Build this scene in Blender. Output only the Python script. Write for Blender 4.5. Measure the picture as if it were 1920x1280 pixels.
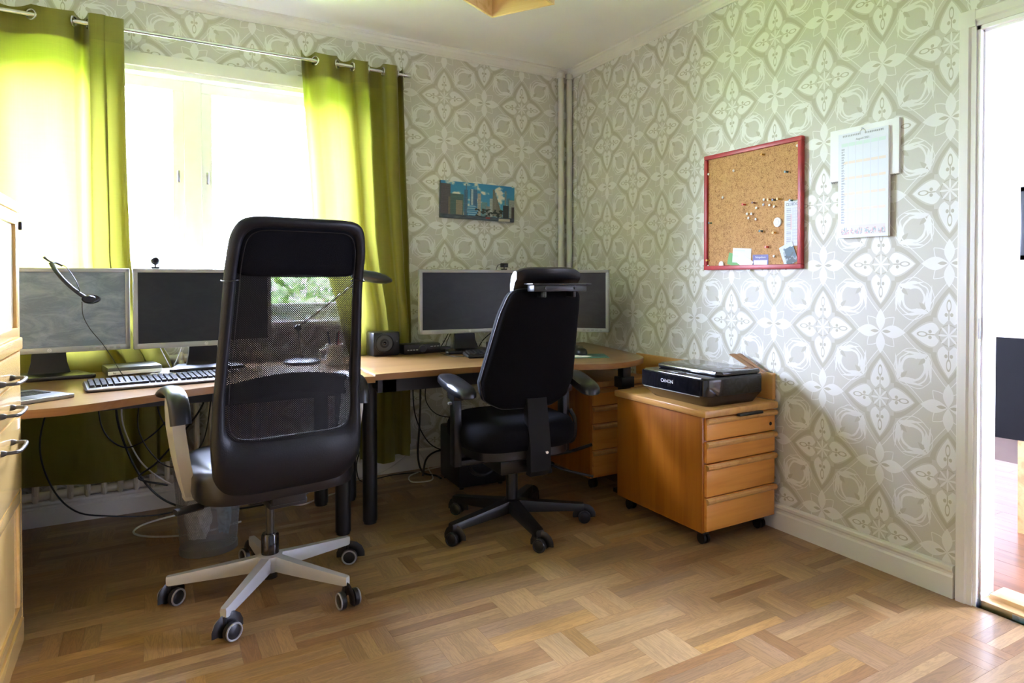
import bpy, bmesh, math, random
from mathutils import Vector, Matrix, noise
PI = math.pi
R = math.radians
random.seed(7)
for o in list(bpy.data.objects):
    bpy.data.objects.remove(o, do_unlink=True)
scene = bpy.context.scene
COL = scene.collection

# ------------------------------------------------------------------ camera
cam_d = bpy.data.cameras.new('camera')
cam_d.sensor_width = 36.0
cam_d.lens = 1263.57 / 1920 * 36.0
cam_d.shift_x = -(1069.57 - 960) / 1920
cam_d.shift_y = -(640 - 542.35) / 1920
cam_d.clip_start = 0.05
cam_d.clip_end = 200
cam = bpy.data.objects.new('camera', cam_d)
COL.objects.link(cam)
cam.location = (0, 0, 1.1)
cam.rotation_euler = (PI / 2 - 0.015155, 0, -0.557593)
scene.camera = cam

# ------------------------------------------------------------------ world, light, exposure
w = bpy.data.worlds.new('world')
scene.world = w
w.use_nodes = True
bg = w.node_tree.nodes['Background']
bg.inputs[0].default_value = (0.84, 0.925, 1.34, 1)
_tc = w.node_tree.nodes.new('ShaderNodeTexCoord')
_sx = w.node_tree.nodes.new('ShaderNodeSeparateXYZ')
_ma = w.node_tree.nodes.new('ShaderNodeMath')       # overcast sky: three times brighter overhead than at the horizon
_ma.operation = 'MULTIPLY_ADD'
_ma.inputs[1].default_value = 22.0
_ma.inputs[2].default_value = 11.0
w.node_tree.links.new(_tc.outputs['Generated'], _sx.inputs[0])
w.node_tree.links.new(_sx.outputs['Z'], _ma.inputs[0])
w.node_tree.links.new(_ma.outputs[0], bg.inputs[1])
scene.view_settings.view_transform = 'Standard'
scene.view_settings.look = 'None'
scene.view_settings.gamma = 1.0
scene.view_settings.use_curve_mapping = False
scene.view_settings.exposure = 2.95
scene.cycles.use_denoising = True
scene.cycles.diffuse_bounces = 7
scene.cycles.max_bounces = 14
scene.cycles.transparent_max_bounces = 16
scene.cycles.sample_clamp_indirect = 8.0
scene.cycles.caustics_reflective = False
scene.cycles.caustics_refractive = False


def portal(name, loc, rot, sx, sy):
    l = bpy.data.lights.new(name, 'AREA')
    l.shape = 'RECTANGLE'
    l.size = sx
    l.size_y = sy
    l.cycles.is_portal = True
    o = bpy.data.objects.new(name, l)
    COL.objects.link(o)
    o.location = loc
    o.rotation_euler = rot
    return o


XR, YB, XL, YF, ZC = 2.35, 3.785, -0.80, -1.7, 2.462
WX0, WX1, WZ0, WZ1 = -0.62, 0.95, 0.88, 2.105
portal('window_portal', ((WX0 + WX1) / 2, YB + 0.24, (WZ0 + WZ1) / 2), (R(-90), 0, 0), WX1 - WX0 + .1, WZ1 - WZ0 + .1)
portal('dining_window_portal', (4.1, 3.88, 1.5), (R(-90), 0, 0), .8, .8)
portal('dining_fill_portal', (5.28, -.25, 1.5), (0, R(90), 0), 1.1, 1.3)  # unseen opening added in the far wall so daylight comes through the doorway

# ------------------------------------------------------------------ node helper
class NT:
    def __init__(s, name):
        s.m = bpy.data.materials.new(name)
        s.m.use_nodes = True
        s.t = s.m.node_tree
        s.t.nodes.clear()
        s.out = s.t.nodes.new('ShaderNodeOutputMaterial')

    def node(s, typ, **kw):
        n = s.t.nodes.new(typ)
        for k, v in kw.items():
            setattr(n, k, v)
        return n

    def link(s, a, b):
        s.t.links.new(a.s if isinstance(a, S) else a, b)

    def put(s, inp, v):
        if isinstance(v, (S, bpy.types.NodeSocket)):
            s.link(v, inp)
        else:
            inp.default_value = v

    def math(s, op, a, b=None, c=None, clamp=False):
        n = s.node('ShaderNodeMath', operation=op, use_clamp=clamp)
        for i, v in enumerate((a, b, c)):
            if v is not None:
                s.put(n.inputs[i], v)
        return S(s, n.outputs[0])

    def mix(s, f, a, b):
        n = s.node('ShaderNodeMix', data_type='RGBA')
        s.put(n.inputs[0], f)
        s.put(n.inputs[6], a)
        s.put(n.inputs[7], b)
        return S(s, n.outputs[2])

    def coord(s, which='Object'):
        return s.node('ShaderNodeTexCoord').outputs[which]

    def sep(s, v):
        n = s.node('ShaderNodeSeparateXYZ')
        s.put(n.inputs[0], v)
        return [S(s, o) for o in n.outputs]

    def mapping(s, v, scale=(1, 1, 1), rot=(0, 0, 0)):
        n = s.node('ShaderNodeMapping')
        s.put(n.inputs[0], v)
        n.inputs['Scale'].default_value = scale
        n.inputs['Rotation'].default_value = rot
        return n.outputs[0]

    def noise(s, v, scale=5, detail=3, rough=.5, dist=0):
        n = s.node('ShaderNodeTexNoise')
        if v is not None:
            s.put(n.inputs['Vector'], v)
        n.inputs['Scale'].default_value = scale
        n.inputs['Detail'].default_value = detail
        n.inputs['Roughness'].default_value = rough
        n.inputs['Distortion'].default_value = dist
        return S(s, n.outputs[0])

    def ramp(s, f, stops):
        n = s.node('ShaderNodeValToRGB')
        s.put(n.inputs[0], f)
        e = n.color_ramp.elements
        while len(e) < len(stops):
            e.new(.5)
        for i, (p, c) in enumerate(stops):
            e[i].position = p
            e[i].color = (c[0], c[1], c[2], 1) if hasattr(c, '__len__') else (c, c, c, 1)
        return S(s, n.outputs[0])

    def bump(s, h, strength=.2, dist=.01):
        n = s.node('ShaderNodeBump')
        s.put(n.inputs['Height'], h)
        n.inputs['Strength'].default_value = strength
        n.inputs['Distance'].default_value = dist
        return n.outputs[0]

    def pbr(s, color, rough=.5, metal=0, normal=None, coat=0, spec=.5, sheen=0, out=True):
        n = s.node('ShaderNodeBsdfPrincipled')
        s.put(n.inputs['Base Color'], color if not isinstance(color, tuple) else (*color[:3], 1))
        s.put(n.inputs['Roughness'], rough)
        s.put(n.inputs['Metallic'], metal)
        s.put(n.inputs['Specular IOR Level'], spec)
        if coat:
            n.inputs['Coat Weight'].default_value = coat
            n.inputs['Coat Roughness'].default_value = .12
        if sheen:
            n.inputs['Sheen Weight'].default_value = sheen
        if normal is not None:
            s.link(normal, n.inputs['Normal'])
        if out:
            s.link(n.outputs[0], s.out.inputs[0])
        return n


class S:
    def __init__(s, nt, sock):
        s.nt, s.s = nt, sock

    def __add__(s, o): return s.nt.math('ADD', s, o)
    def __radd__(s, o): return s.nt.math('ADD', o, s)
    def __sub__(s, o): return s.nt.math('SUBTRACT', s, o)
    def __rsub__(s, o): return s.nt.math('SUBTRACT', o, s)
    def __mul__(s, o): return s.nt.math('MULTIPLY', s, o)
    def __rmul__(s, o): return s.nt.math('MULTIPLY', o, s)
    def __truediv__(s, o): return s.nt.math('DIVIDE', s, o)
    def __pow__(s, o): return s.nt.math('POWER', s, o)
    def lt(s, o): return s.nt.math('LESS_THAN', s, o)
    def gt(s, o): return s.nt.math('GREATER_THAN', s, o)
    def max(s, o): return s.nt.math('MAXIMUM', s, o)
    def min(s, o): return s.nt.math('MINIMUM', s, o)
    def abs(s): return s.nt.math('ABSOLUTE', s)
    def round(s): return s.nt.math('ROUND', s)
    def sqrt(s): return s.nt.math('SQRT', s)
    def sin(s): return s.nt.math('SINE', s)
    def cos(s): return s.nt.math('COSINE', s)
    def clamp(s): return s.nt.math('ADD', s, 0.0, clamp=True)


def sel(f, a, b):   # f ? a : b for values
    return f * a + (1 - f) * b


def plain(name, color, rough=.5, metal=0, var=.06, vscale=12, bump=0, bscale=300, coat=0, spec=.5, sheen=0):
    t = NT(name)
    co = t.coord()
    nz = t.noise(co, vscale, 3)
    c0 = tuple(max(0, c * (1 - var)) for c in color)
    c1 = tuple(min(1, c * (1 + var)) for c in color)
    col = t.ramp(nz, [(.3, c0), (.7, c1)])
    nrm = None
    if bump:
        nrm = t.bump(t.noise(co, bscale, 2), bump, .002)
    t.pbr(col, rough, metal, nrm, coat, spec, sheen)
    return t.m


def wood(name, c_dark, c_mid, c_light, axis=0, rough=.38, scale=1.0, coat=.15, ring=14):
    t = NT(name)
    sc = [9.0 * scale] * 3
    sc[axis] = .55 * scale
    v = t.mapping(t.coord(), tuple(sc))
    n1 = t.noise(v, 2.2, 4, .55, .6)
    sc2 = [120.0 * scale] * 3
    sc2[axis] = 3.0 * scale
    n2 = t.noise(t.mapping(t.coord(), tuple(sc2)), 1.5, 2)
    band = ((n1 * ring).sin() * .5 + .5) * .35 + n1 * .45 + n2 * .25
    col = t.ramp(band, [(.22, c_dark), (.5, c_mid), (.8, c_light)])
    t.pbr(col, rough, 0, t.bump(n2, .05, .001), coat)
    return t.m


# ------------------------------------------------------------------ wallpaper
def wallpaper(name, axis, u0, v0):
    t = NT(name)
    xyz = t.sep(t.coord())
    P, Q = 0.5157, 0.5045
    a = (xyz[axis] - u0) / P
    b = (xyz[2] - v0) / Q
    A = (a - a.round()).abs()
    B = (b - b.round()).abs()
    fold = (A + B).gt(.5)
    A = sel(fold, .5 - A, A)
    B = sel(fold, .5 - B, B)
    x = A * P
    y = B * Q
    xn = x / .156
    yn = y / .170
    p = xn.max(yn)
    q = xn.min(yn)
    # ogee band
    s1 = ((p - .42) / .58).max(0.0).min(1.0)
    wo = .40 * (1 - s1 ** 1.45)
    s2 = ((p - .42) / .47).max(0.0).min(1.0)
    wi = .275 * (1 - s2 ** 1.6)
    band = q.lt(wo) * q.gt(wi) * p.gt(.36) * p.lt(1.0)
    # heart
    tt = (p - .20) / .66
    up = ((tt - .28) / .72).max(0.0).min(1.0)
    lo = ((.28 - tt) / .28).max(0.0).min(1.0)
    hw = .25 * (1 - up ** 1.55) * (1 - lo * lo).max(0.0).sqrt()
    heart = q.lt(hw) * p.gt(.33 - q * .95) * p.lt(.86)
    # spade in the heart
    e1 = ((p - .61) / .13)
    e2 = q / .055
    ee = e1 * e1 + e2 * e2
    spade = ee.gt(.45) * ee.lt(1.0)
    d1 = (p - .425) / .04
    d2 = (q - .06) / .036
    spade = spade.max((d1 * d1 + d2 * d2).lt(1.0)).max(q.lt(.012) * p.gt(.3) * p.lt(.48))
    # centre star
    rr = (xn * xn + yn * yn).sqrt()
    th = t.math('ARCTAN2', yn, xn)
    pet = (th * 4).cos().abs()
    star = rr.lt(.2 * (pet ** 3.0) + .035)
    starline = (rr - .215).abs().lt(.012)
    # four-petal flower
    ag = A.gt(B)
    dx = sel(ag, (.5 - A) * P, x)
    dy = sel(ag, y, (.5 - B) * Q)
    fx = (dx / .1).min(1.0)
    lensx = (fx * PI).sin().max(0.0)
    ph = dy.lt(.0235 * lensx)
    fy = (dy / .084).min(1.0)
    lensy = (fy * PI).sin().max(0.0)
    pv = dx.lt(.0185 * lensy)
    flower = ph.max(pv)
    slit = dy.lt(.0062 * ((dx - .006) / .036 * PI).max(0.0).min(PI).sin())
    # diagonal sepals drawn as thin lines
    da = (dx + dy) * .7071
    db = (dx - dy).abs() * .7071
    lens2 = .021 * ((da / .078).min(1.0) * PI).sin().max(0.0)
    sep = (db - lens2).abs().lt(.0017) * da.gt(.012) * da.lt(.078)
    # leaf sprays from the notch between two petals of the medallion
    ju, jv = .068, .073
    du = (x - ju)
    dv = (y - jv)
    al = (du + dv) * .7071
    ac = (du - dv).abs() * .7071
    dleaf = ac.lt(.0075 * ((al - .012) / .045 * PI).max(0.0).min(PI).sin())
    # light curved leaves either side
    bend = ac - .42 * al - 5.5 * al * al
    lleaf = bend.abs().lt(.0105 * ((al - .004) / .062 * PI).max(0.0).min(PI).sin())
    bend2 = ac - .95 * al - 3.0 * al * al
    lleaf2 = bend2.abs().lt(.0075 * ((al - .006) / .062 * PI).max(0.0).min(PI).sin())
    # swoosh rings about the cell middle
    cx = x - P * .25
    cy = y - Q * .25
    nz = t.noise(t.coord(), 18, 1)
    wob = (nz - .5) * .02
    rc = (cx * cx + cy * cy).sqrt()
    ring = (rc - .058 + wob).abs().lt(.0022).max((rc - .043 - wob).abs().lt(.0042) * (cx - cy).abs().gt(.02))
    ring3 = (rc - .073 + wob).abs().lt(.0013)
    # outer echo line of the ogee
    s3 = ((p - .42) / .70).max(0.0).min(1.0)
    echo = (q - .52 * (1 - s3 ** 1.35)).abs().lt(.011) * p.gt(.5) * p.lt(1.1)
    out = p.gt(1.02).max(q.gt(wo))
    light = heart.max(star).max(flower)
    light = light.max((lleaf.max(lleaf2).max(sep).max(ring).max(ring3).max(echo)) * out * (1 - flower))
    light = light * (1 - spade * heart) * (1 - slit)
    dark = band.max(spade * heart).max(starline).max(slit * flower).max(dleaf * out * .8)
    dark = dark * (1 - light)
    fib = t.noise(t.mapping(t.coord(), (900, 900, 60)), 1, 1)
    base = t.mix(fib, (.555, .535, .475, 1), (.585, .565, .505, 1))
    c1 = t.mix(dark.clamp(), base, (.475, .450, .365, 1))
    c2 = t.mix(light.clamp(), c1, (.74, .73, .70, 1))
    rough = .62 - light * .17
    t.pbr(c2, rough, 0, None, 0, .5)
    return t.m


MW_back = wallpaper('wallpaper_back', 0, 1.482, 2.173)
MW_right = wallpaper('wallpaper_right', 1, 1.803, 1.9125)
M_wallplain = plain('wall_paint', (.71, .71, .71), .6, var=.02)
M_ceil = plain('ceiling_paint', (.88, .88, .88), .75, var=.015, vscale=2)
M_trim = plain('trim_paint', (.76, .735, .69), .38, var=.03, vscale=5)
M_white = plain('white_paint', (.93, .93, .92), .35, var=.02)
M_fwall = plain('dining_wall', (.88, .88, .88), .6, var=.01)
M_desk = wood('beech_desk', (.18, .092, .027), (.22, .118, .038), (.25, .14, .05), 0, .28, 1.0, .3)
M_desk_edge = wood('beech_edge', (.21, .085, .02), (.27, .115, .030), (.31, .14, .04), 0, .4)
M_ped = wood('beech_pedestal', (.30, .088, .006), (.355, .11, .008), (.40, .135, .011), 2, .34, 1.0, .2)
M_ped_lit = wood('beech_drawer_lit', (.62, .245, .042), (.70, .290, .054), (.76, .33, .068), 0, .34, 1.0, .2)  # beech brightened: doorway light on the drawer fronts put into the colour
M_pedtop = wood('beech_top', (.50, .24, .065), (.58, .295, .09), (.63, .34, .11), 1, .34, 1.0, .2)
M_cab = wood('birch_cabinet', (.72, .45, .15), (.80, .53, .20), (.85, .60, .25), 2, .22, .8, .5, 9)
M_cabx = wood('birch_rail', (.66, .39, .12), (.74, .47, .165), (.80, .54, .22), 1, .25, .8, .45, 9)
M_pine = wood('pine_shade', (.62, .38, .14), (.72, .48, .22), (.80, .58, .31), 0, .45, 1.0, 0)
M_oak = wood('oak_strip', (.48, .27, .10), (.58, .35, .14), (.66, .43, .19), 1, .4)
M_teak = wood('teak_table', (.22, .085, .022), (.30, .125, .035), (.37, .165, .05), 1, .3)
M_black = plain('black_plastic', (.006, .006, .0075), .38, var=.1)
M_black2 = plain('black_steel', (.006, .0065, .009), .42, var=.1)
M_gloss = plain('gloss_black', (.006, .006, .008), .07, var=.1, coat=.3)
M_leather = plain('black_leather', (.006, .006, .0085), .45, var=.15, spec=.3, bump=.25, bscale=260)
M_leather_s = plain('smooth_leather', (.007, .007, .009), .30, var=.1, bump=.05, bscale=120)
M_fabric = plain('black_fabric', (.0035, .0035, .005), .9, var=.35, vscale=400, bump=.4, bscale=700, spec=.12)
M_silver = plain('silver_plastic', (.36, .36, .37), .38, .35, var=.03)
M_alu = plain('cast_aluminium', (.50, .51, .53), .35, .2, var=.03)
M_grey = plain('grey_plastic', (.28, .28, .29), .45, var=.03)
M_armgrey = plain('grey_arm_paint', (.52, .50, .46), .35, .2, var=.03)
M_steel = plain('brushed_steel', (.62, .62, .63), .22, 1.0, var=.05)
M_bronze = plain('dark_bronze', (.085, .08, .07), .35, .7, var=.1)
M_screen = None
M_paper = plain('paper_white', (.84, .84, .86), .6, var=.01)
M_red = plain('red_stain', (.42, .035, .04), .4, var=.12, vscale=30)
M_pipe = plain('pipe_paint', (.62, .60, .53), .35, var=.03)
M_rad = plain('radiator_paint', (.66, .60, .50), .4, var=.05)
M_cablew = plain('white_cable', (.62, .60, .56), .45)
M_cableb = plain('black_cable', (.010, .010, .011), .45)
M_logo = plain('logo_silver', (.75, .75, .77), .3, .3)
M_blue = plain('blue_mat', (.02, .055, .14), .5)
M_brownpaper = plain('brown_paper', (.42, .23, .13), .6)
M_shadegrey = plain('lamp_grey', (.022, .027, .035), .3)
M_leaf = plain('hedge_leaves', (.10, .17, .025), .6, var=.6, vscale=9)
M_lawn = plain('lawn', (.13, .19, .04), .8, var=.3, vscale=3)


def screen_mat(name, smudge):
    t = NT(name)
    co = t.coord()
    n = t.noise(t.mapping(co, (1, 1, 2.2), (0, .7, 0)), 9, 6, .7, .6)
    sm = t.ramp(n, [(.42, 0), (.75, 1)])
    d0 = .012 + .30 * max(0, smudge - .3)  # base of the whole screen lifted to an even grey under the patches
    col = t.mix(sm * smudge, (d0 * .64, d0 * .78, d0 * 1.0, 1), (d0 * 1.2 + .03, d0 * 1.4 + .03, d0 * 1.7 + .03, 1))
    t.pbr(col, .30 + .1 * smudge, 0, None, 0, .5)
    return t.m


M_screen = screen_mat('screen_dark', .25)
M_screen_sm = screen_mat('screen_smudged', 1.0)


def cork_mat():
    t = NT('cork')
    co = t.coord()
    n = t.noise(co, 220, 3, .7)
    n2 = t.noise(co, 60, 2)
    col = t.ramp(n * .75 + n2 * .25, [(.36, (.16, .065, .018)), (.46, (.46, .235, .085)), (.62, (.60, .345, .15))])
    t.pbr(col, .8, 0, t.bump(n, .3, .002))
    return t.m


M_cork = cork_mat()


def mesh_mat(name, color, pitch, hole, axes, rough=.5):
    """woven net: an array of round holes, diamond staggered"""
    t = NT(name)
    c = t.sep(t.coord())
    u, v = c[axes[0]] / pitch, c[axes[1]] / pitch
    a = (u + v) * .7071
    b = (u - v) * .7071
    fa = a - a.round()
    fb = b - b.round()
    r2 = fa * fa + fb * fb
    f = r2.lt(hole * hole)
    pb = t.pbr(color, rough, 0, None, 0, .18, out=False)
    tr = t.node('ShaderNodeBsdfTransparent')
    mx = t.node('ShaderNodeMixShader')
    t.link(f, mx.inputs[0])
    t.link(pb.outputs[0], mx.inputs[1])
    t.link(tr.outputs[0], mx.inputs[2])
    t.link(mx.outputs[0], t.out.inputs[0])
    return t.m


M_net = mesh_mat('chair_net', (.006, .006, .007), .0046, .185, (0, 2))
M_binnet = mesh_mat('basket_net', (.20, .20, .215), .0042, .36, (0, 2), .35)


def curtain_mat(name, dens):
    t = NT(name)
    co = t.coord()
    n = t.noise(t.mapping(co, (8, 8, 400)), 1, 2)
    n2 = t.noise(t.mapping(co, (300, 300, 3)), 1, 2)
    f = n * .5 + n2 * .5
    c_r = t.mix(f, (.15, .135, .008, 1), (.22, .195, .015, 1))
    c_t = t.mix(f, (.39, .36, .045, 1), (.48, .445, .085, 1))
    d = t.pbr(c_r, .42, 0, t.bump(f, .15, .002), 0, .4, .3, out=False)
    tl = t.node('ShaderNodeBsdfTranslucent')
    t.link(c_t, tl.inputs[0])
    mx = t.node('ShaderNodeMixShader')
    mx.inputs[0].default_value = dens
    t.link(d.outputs[0], mx.inputs[1])
    t.link(tl.outputs[0], mx.inputs[2])
    t.link(mx.outputs[0], t.out.inputs[0])
    return t.m


M_curt = curtain_mat('green_voile', .27)
M_curt_h = curtain_mat('green_heading', .12)


def glass_mat():
    t = NT('window_glass')
    tr = t.node('ShaderNodeBsdfTransparent')
    tr.inputs[0].default_value = (.95, .97, .96, 1)
    gl = t.node('ShaderNodeBsdfGlossy')
    gl.inputs['Roughness'].default_value = .02
    lw = t.node('ShaderNodeLayerWeight')
    lw.inputs[0].default_value = .12
    mx = t.node('ShaderNodeMixShader')
    t.link(lw.outputs['Fresnel'], mx.inputs[0])
    t.link(tr.outputs[0], mx.inputs[1])
    t.link(gl.outputs[0], mx.inputs[2])
    t.link(mx.outputs[0], t.out.inputs[0])
    return t.m


M_glass = glass_mat()


def parquet_mat():
    t = NT('oak_parquet')
    uv = t.node('ShaderNodeUVMap').outputs[0]
    at = t.node('ShaderNodeVertexColor')
    at.layer_name = 'tint'
    v1 = t.mapping(uv, (3.0, 26.0, 1))
    n1 = t.noise(v1, 1.6, 4, .6, 1.3)
    grain = t.noise(t.mapping(uv, (14, 420, 1)), 1, 3, .6)
    cath = ((n1 * 34).sin() * .5 + .5) * .5 + grain * .5
    g = t.ramp(cath, [(.15, .74), (.5, .95), (.85, 1.08)])
    mul = t.node('ShaderNodeMix', data_type='RGBA', blend_type='MULTIPLY')
    mul.inputs[0].default_value = 1
    t.link(at.outputs[0], mul.inputs[6])
    t.link(g, mul.inputs[7])
    t.pbr(S(t, mul.outputs[2]), .36 + grain * .1, 0, t.bump(grain, .06, .001), .12)
    return t.m


M_parq = parquet_mat()


def vcol_mat(name, rough=.5):
    t = NT(name)
    at = t.node('ShaderNodeVertexColor')
    at.layer_name = 'tint'
    t.pbr(S(t, at.outputs[0]), rough)
    return t.m


M_print = vcol_mat('printed_paper', .5)
M_print_gloss = vcol_mat('printed_gloss', .25)

# ------------------------------------------------------------------ mesh helper
def catmull(pts, n=8, closed=False):
    P_ = [Vector(p) for p in pts]
    out = []
    m = len(P_)
    rng = range(m) if closed else range(m - 1)
    for i in rng:
        p0 = P_[(i - 1) % m] if closed or i > 0 else P_[0] * 2 - P_[1]
        p1, p2 = P_[i], P_[(i + 1) % m]
        p3 = P_[(i + 2) % m] if closed or i + 2 < m else P_[-1] * 2 - P_[-2]
        for k in range(n):
            t = k / n
            out.append(.5 * ((2 * p1) + (p2 - p0) * t + (2 * p0 - 5 * p1 + 4 * p2 - p3) * t * t + (3 * p1 - p0 - 3 * p2 + p3) * t ** 3))
    if not closed:
        out.append(P_[-1])
    return out


class MB:
    def __init__(s):
        s.v, s.f = [], []

    def add(s, vs, fs, mtx=None):
        b = len(s.v)
        s.v += [tuple(mtx @ Vector(p)) if mtx else tuple(p) for p in vs]
        s.f += [tuple(b + i for i in f) for f in fs]
        return s

    def box(s, x0, x1, y0, y1, z0, z1, bev=0, mtx=None, seg=2):
        if bev:
            bm = bmesh.new()
            bmesh.ops.create_cube(bm, size=1)
            for v in bm.verts:
                v.co = Vector(((x0 + x1) / 2 + v.co.x * (x1 - x0), (y0 + y1) / 2 + v.co.y * (y1 - y0), (z0 + z1) / 2 + v.co.z * (z1 - z0)))
            bmesh.ops.bevel(bm, geom=list(bm.edges), offset=bev, segments=seg, profile=.5, affect='EDGES')
            s._bm(bm, mtx)
            return s
        vs = [(x, y, z) for z in (z0, z1) for y in (y0, y1) for x in (x0, x1)]
        return s.add(vs, [(0, 2, 3, 1), (4, 5, 7, 6), (0, 1, 5, 4), (2, 6, 7, 3), (0, 4, 6, 2), (1, 3, 7, 5)], mtx)

    def _bm(s, bm, mtx=None):
        bm.verts.index_update()
        s.add([v.co.copy() for v in bm.verts], [[v.index for v in f.verts] for f in bm.faces], mtx)
        bm.free()

    def prism(s, pts, z0, z1, mtx=None, bev=0):
        n = len(pts)
        if bev:
            bm = bmesh.new()
            lo = [bm.verts.new((p[0], p[1], z0)) for p in pts]
            hi = [bm.verts.new((p[0], p[1], z1)) for p in pts]
            bm.faces.new(lo[::-1])
            top = bm.faces.new(hi)
            for i in range(n):
                bm.faces.new((lo[i], lo[(i + 1) % n], hi[(i + 1) % n], hi[i]))
            es = [e for e in bm.edges if abs(e.verts[0].co.z - e.verts[1].co.z) < 1e-6]
            bmesh.ops.bevel(bm, geom=es, offset=bev, segments=2, profile=.5, affect='EDGES')
            bmesh.ops.recalc_face_normals(bm, faces=list(bm.faces))
            s._bm(bm, mtx)
            return s
        vs = [(p[0], p[1], z0) for p in pts] + [(p[0], p[1], z1) for p in pts]
        fs = [tuple(range(n))[::-1], tuple(range(n, 2 * n))] + [(i, (i + 1) % n, n + (i + 1) % n, n + i) for i in range(n)]
        return s.add(vs, fs, mtx)

    def loft(s, rings, closed=True, caps=True, mtx=None):
        n = len(rings[0])
        vs = [p for r in rings for p in r]
        fs = []
        for k in range(len(rings) - 1):
            for i in range(n if closed else n - 1):
                j = (i + 1) % n
                fs.append((k * n + i, k * n + j, (k + 1) * n + j, (k + 1) * n + i))
        if caps:
            fs.append(tuple(range(n))[::-1])
            fs.append(tuple((len(rings) - 1) * n + i for i in range(n)))
        return s.add(vs, fs, mtx)

    def tube(s, path, r, n=8, caps=True, mtx=None, flat=None):
        """sweep a circle (or an ellipse flat=(a,b)) along a path"""
        P_ = [Vector(p) for p in path]
        rings = []
        up = None
        for i, p in enumerate(P_):
            d = (P_[min(i + 1, len(P_) - 1)] - P_[max(i - 1, 0)])
            if d.length < 1e-9:
                d = Vector((0, 0, 1))
            d.normalize()
            if up is None:
                up = Vector((0, 0, 1)) if abs(d.z) < .9 else Vector((1, 0, 0))
            a = d.cross(up)
            if a.length < 1e-6:
                a = d.orthogonal()
            a.normalize()
            up = a.cross(d).normalized()
            rr = r[i] if isinstance(r, (list, tuple)) else r
            ra, rb = (rr * flat[0], rr * flat[1]) if flat else (rr, rr)
            rings.append([p + a * math.cos(2 * PI * k / n) * ra + up * math.sin(2 * PI * k / n) * rb for k in range(n)])
        return s.loft(rings, True, caps, mtx)

    def cyl(s, p0, p1, r0, r1=None, n=16, mtx=None):
        return s.tube([p0, p1], [r0, r0 if r1 is None else r1], n, True, mtx)

    def lathe(s, prof, n=24, mtx=None):
        """prof: (r, z) pairs about z"""
        rings = [[(max(r, 1e-4) * math.cos(2 * PI * k / n), max(r, 1e-4) * math.sin(2 * PI * k / n), z) for k in range(n)] for r, z in prof]
        return s.loft(rings, True, True, mtx)

    def torus(s, c, R_, r, axis='z', n=20, m=8, mtx=None):
        vs, fs = [], []
        for i in range(n):
            a = 2 * PI * i / n
            for k in range(m):
                b = 2 * PI * k / m
                q = ((R_ + r * math.cos(b)) * math.cos(a), (R_ + r * math.cos(b)) * math.sin(a), r * math.sin(b))
                q = {'z': q, 'x': (q[2], q[0], q[1]), 'y': (q[0], q[2], q[1])}[axis]
                vs.append((c[0] + q[0], c[1] + q[1], c[2] + q[2]))
        for i in range(n):
            for k in range(m):
                fs.append((i * m + k, ((i + 1) % n) * m + k, ((i + 1) % n) * m + (k + 1) % m, i * m + (k + 1) % m))
        return s.add(vs, fs, mtx)

    def grid(s, fn, nu, nv, thick=None, mtx=None):
        vs = [fn(i / nu, j / nv) for j in range(nv + 1) for i in range(nu + 1)]
        fs = [(j * (nu + 1) + i, j * (nu + 1) + i + 1, (j + 1) * (nu + 1) + i + 1, (j + 1) * (nu + 1) + i) for j in range(nv) for i in range(nu)]
        if thick:
            n = len(vs)
            nrm = [Vector((0, 0, 0)) for _ in vs]
            for f in fs:
                a, b, c = (Vector(vs[f[k]]) for k in range(3))
                fnn = (b - a).cross(c - a)
                for k in f:
                    nrm[k] += fnn
            vs2 = [tuple(Vector(v) - nn.normalized() * thick) for v, nn in zip(vs, nrm)]
            fs2 = [tuple(n + k for k in f)[::-1] for f in fs]
            rim = [i for i in range(nu + 1)] + [j * (nu + 1) + nu for j in range(1, nv + 1)] + [nv * (nu + 1) + i for i in range(nu - 1, -1, -1)] + [j * (nu + 1) for j in range(nv - 1, 0, -1)]
            side = [(rim[(k + 1) % len(rim)], rim[k], n + rim[k], n + rim[(k + 1) % len(rim)]) for k in range(len(rim))]
            return s.add(vs + vs2, fs + fs2 + side, mtx)
        return s.add(vs, fs, mtx)

    def cushion(s, outline, layers, place, mtx=None):
        """outline: list of 2D points; layers: (scale or inset, depth); place(x, y, d) -> 3D"""
        rings = []
        for sc, d in layers:
            rings.append([place(p[0] * sc, p[1] * sc, d) for p in outline])
        return s.loft(rings, True, True, mtx)

    def build(s, name, mat, parent=None, angle=38, smooth=True, loc=None, rot=None):
        me = bpy.data.meshes.new(name)
        me.from_pydata([tuple(v) for v in s.v], [], [tuple(f) for f in s.f])
        bm = bmesh.new()
        bm.from_mesh(me)
        bmesh.ops.recalc_face_normals(bm, faces=list(bm.faces))
        bm.to_mesh(me)
        bm.free()
        me.update()
        me.materials.append(mat)
        if smooth:
            me.polygons.foreach_set('use_smooth', [True] * len(me.polygons))
            me.set_sharp_from_angle(angle=R(angle))
        return link(name, me, parent, loc, rot)


def link(name, data, parent=None, loc=None, rot=None):
    o = bpy.data.objects.new(name, data)
    COL.objects.link(o)
    if parent is not None:
        o.parent = parent
    if loc is not None:
        o.location = loc
    if rot is not None:
        o.rotation_euler = rot
    return o


def tag(o, label=None, cat=None, group=None, kind=None):
    for k, v in (('label', label), ('category', cat), ('group', group), ('kind', kind)):
        if v is not None:
            o[k] = v
    return o


def thing(name, label, cat, loc=(0, 0, 0), rz=0, group=None):
    o = link(name, None, None, loc, (0, 0, rz))
    o.empty_display_size = .1
    return tag(o, label, cat, group)


def struct(name, mb, mat, label, cat='structure', parent=None, smooth=True, angle=30):
    o = mb.build(name, mat, parent, angle, smooth)
    if parent is None:
        tag(o, label, cat, kind='structure')
    return o


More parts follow.
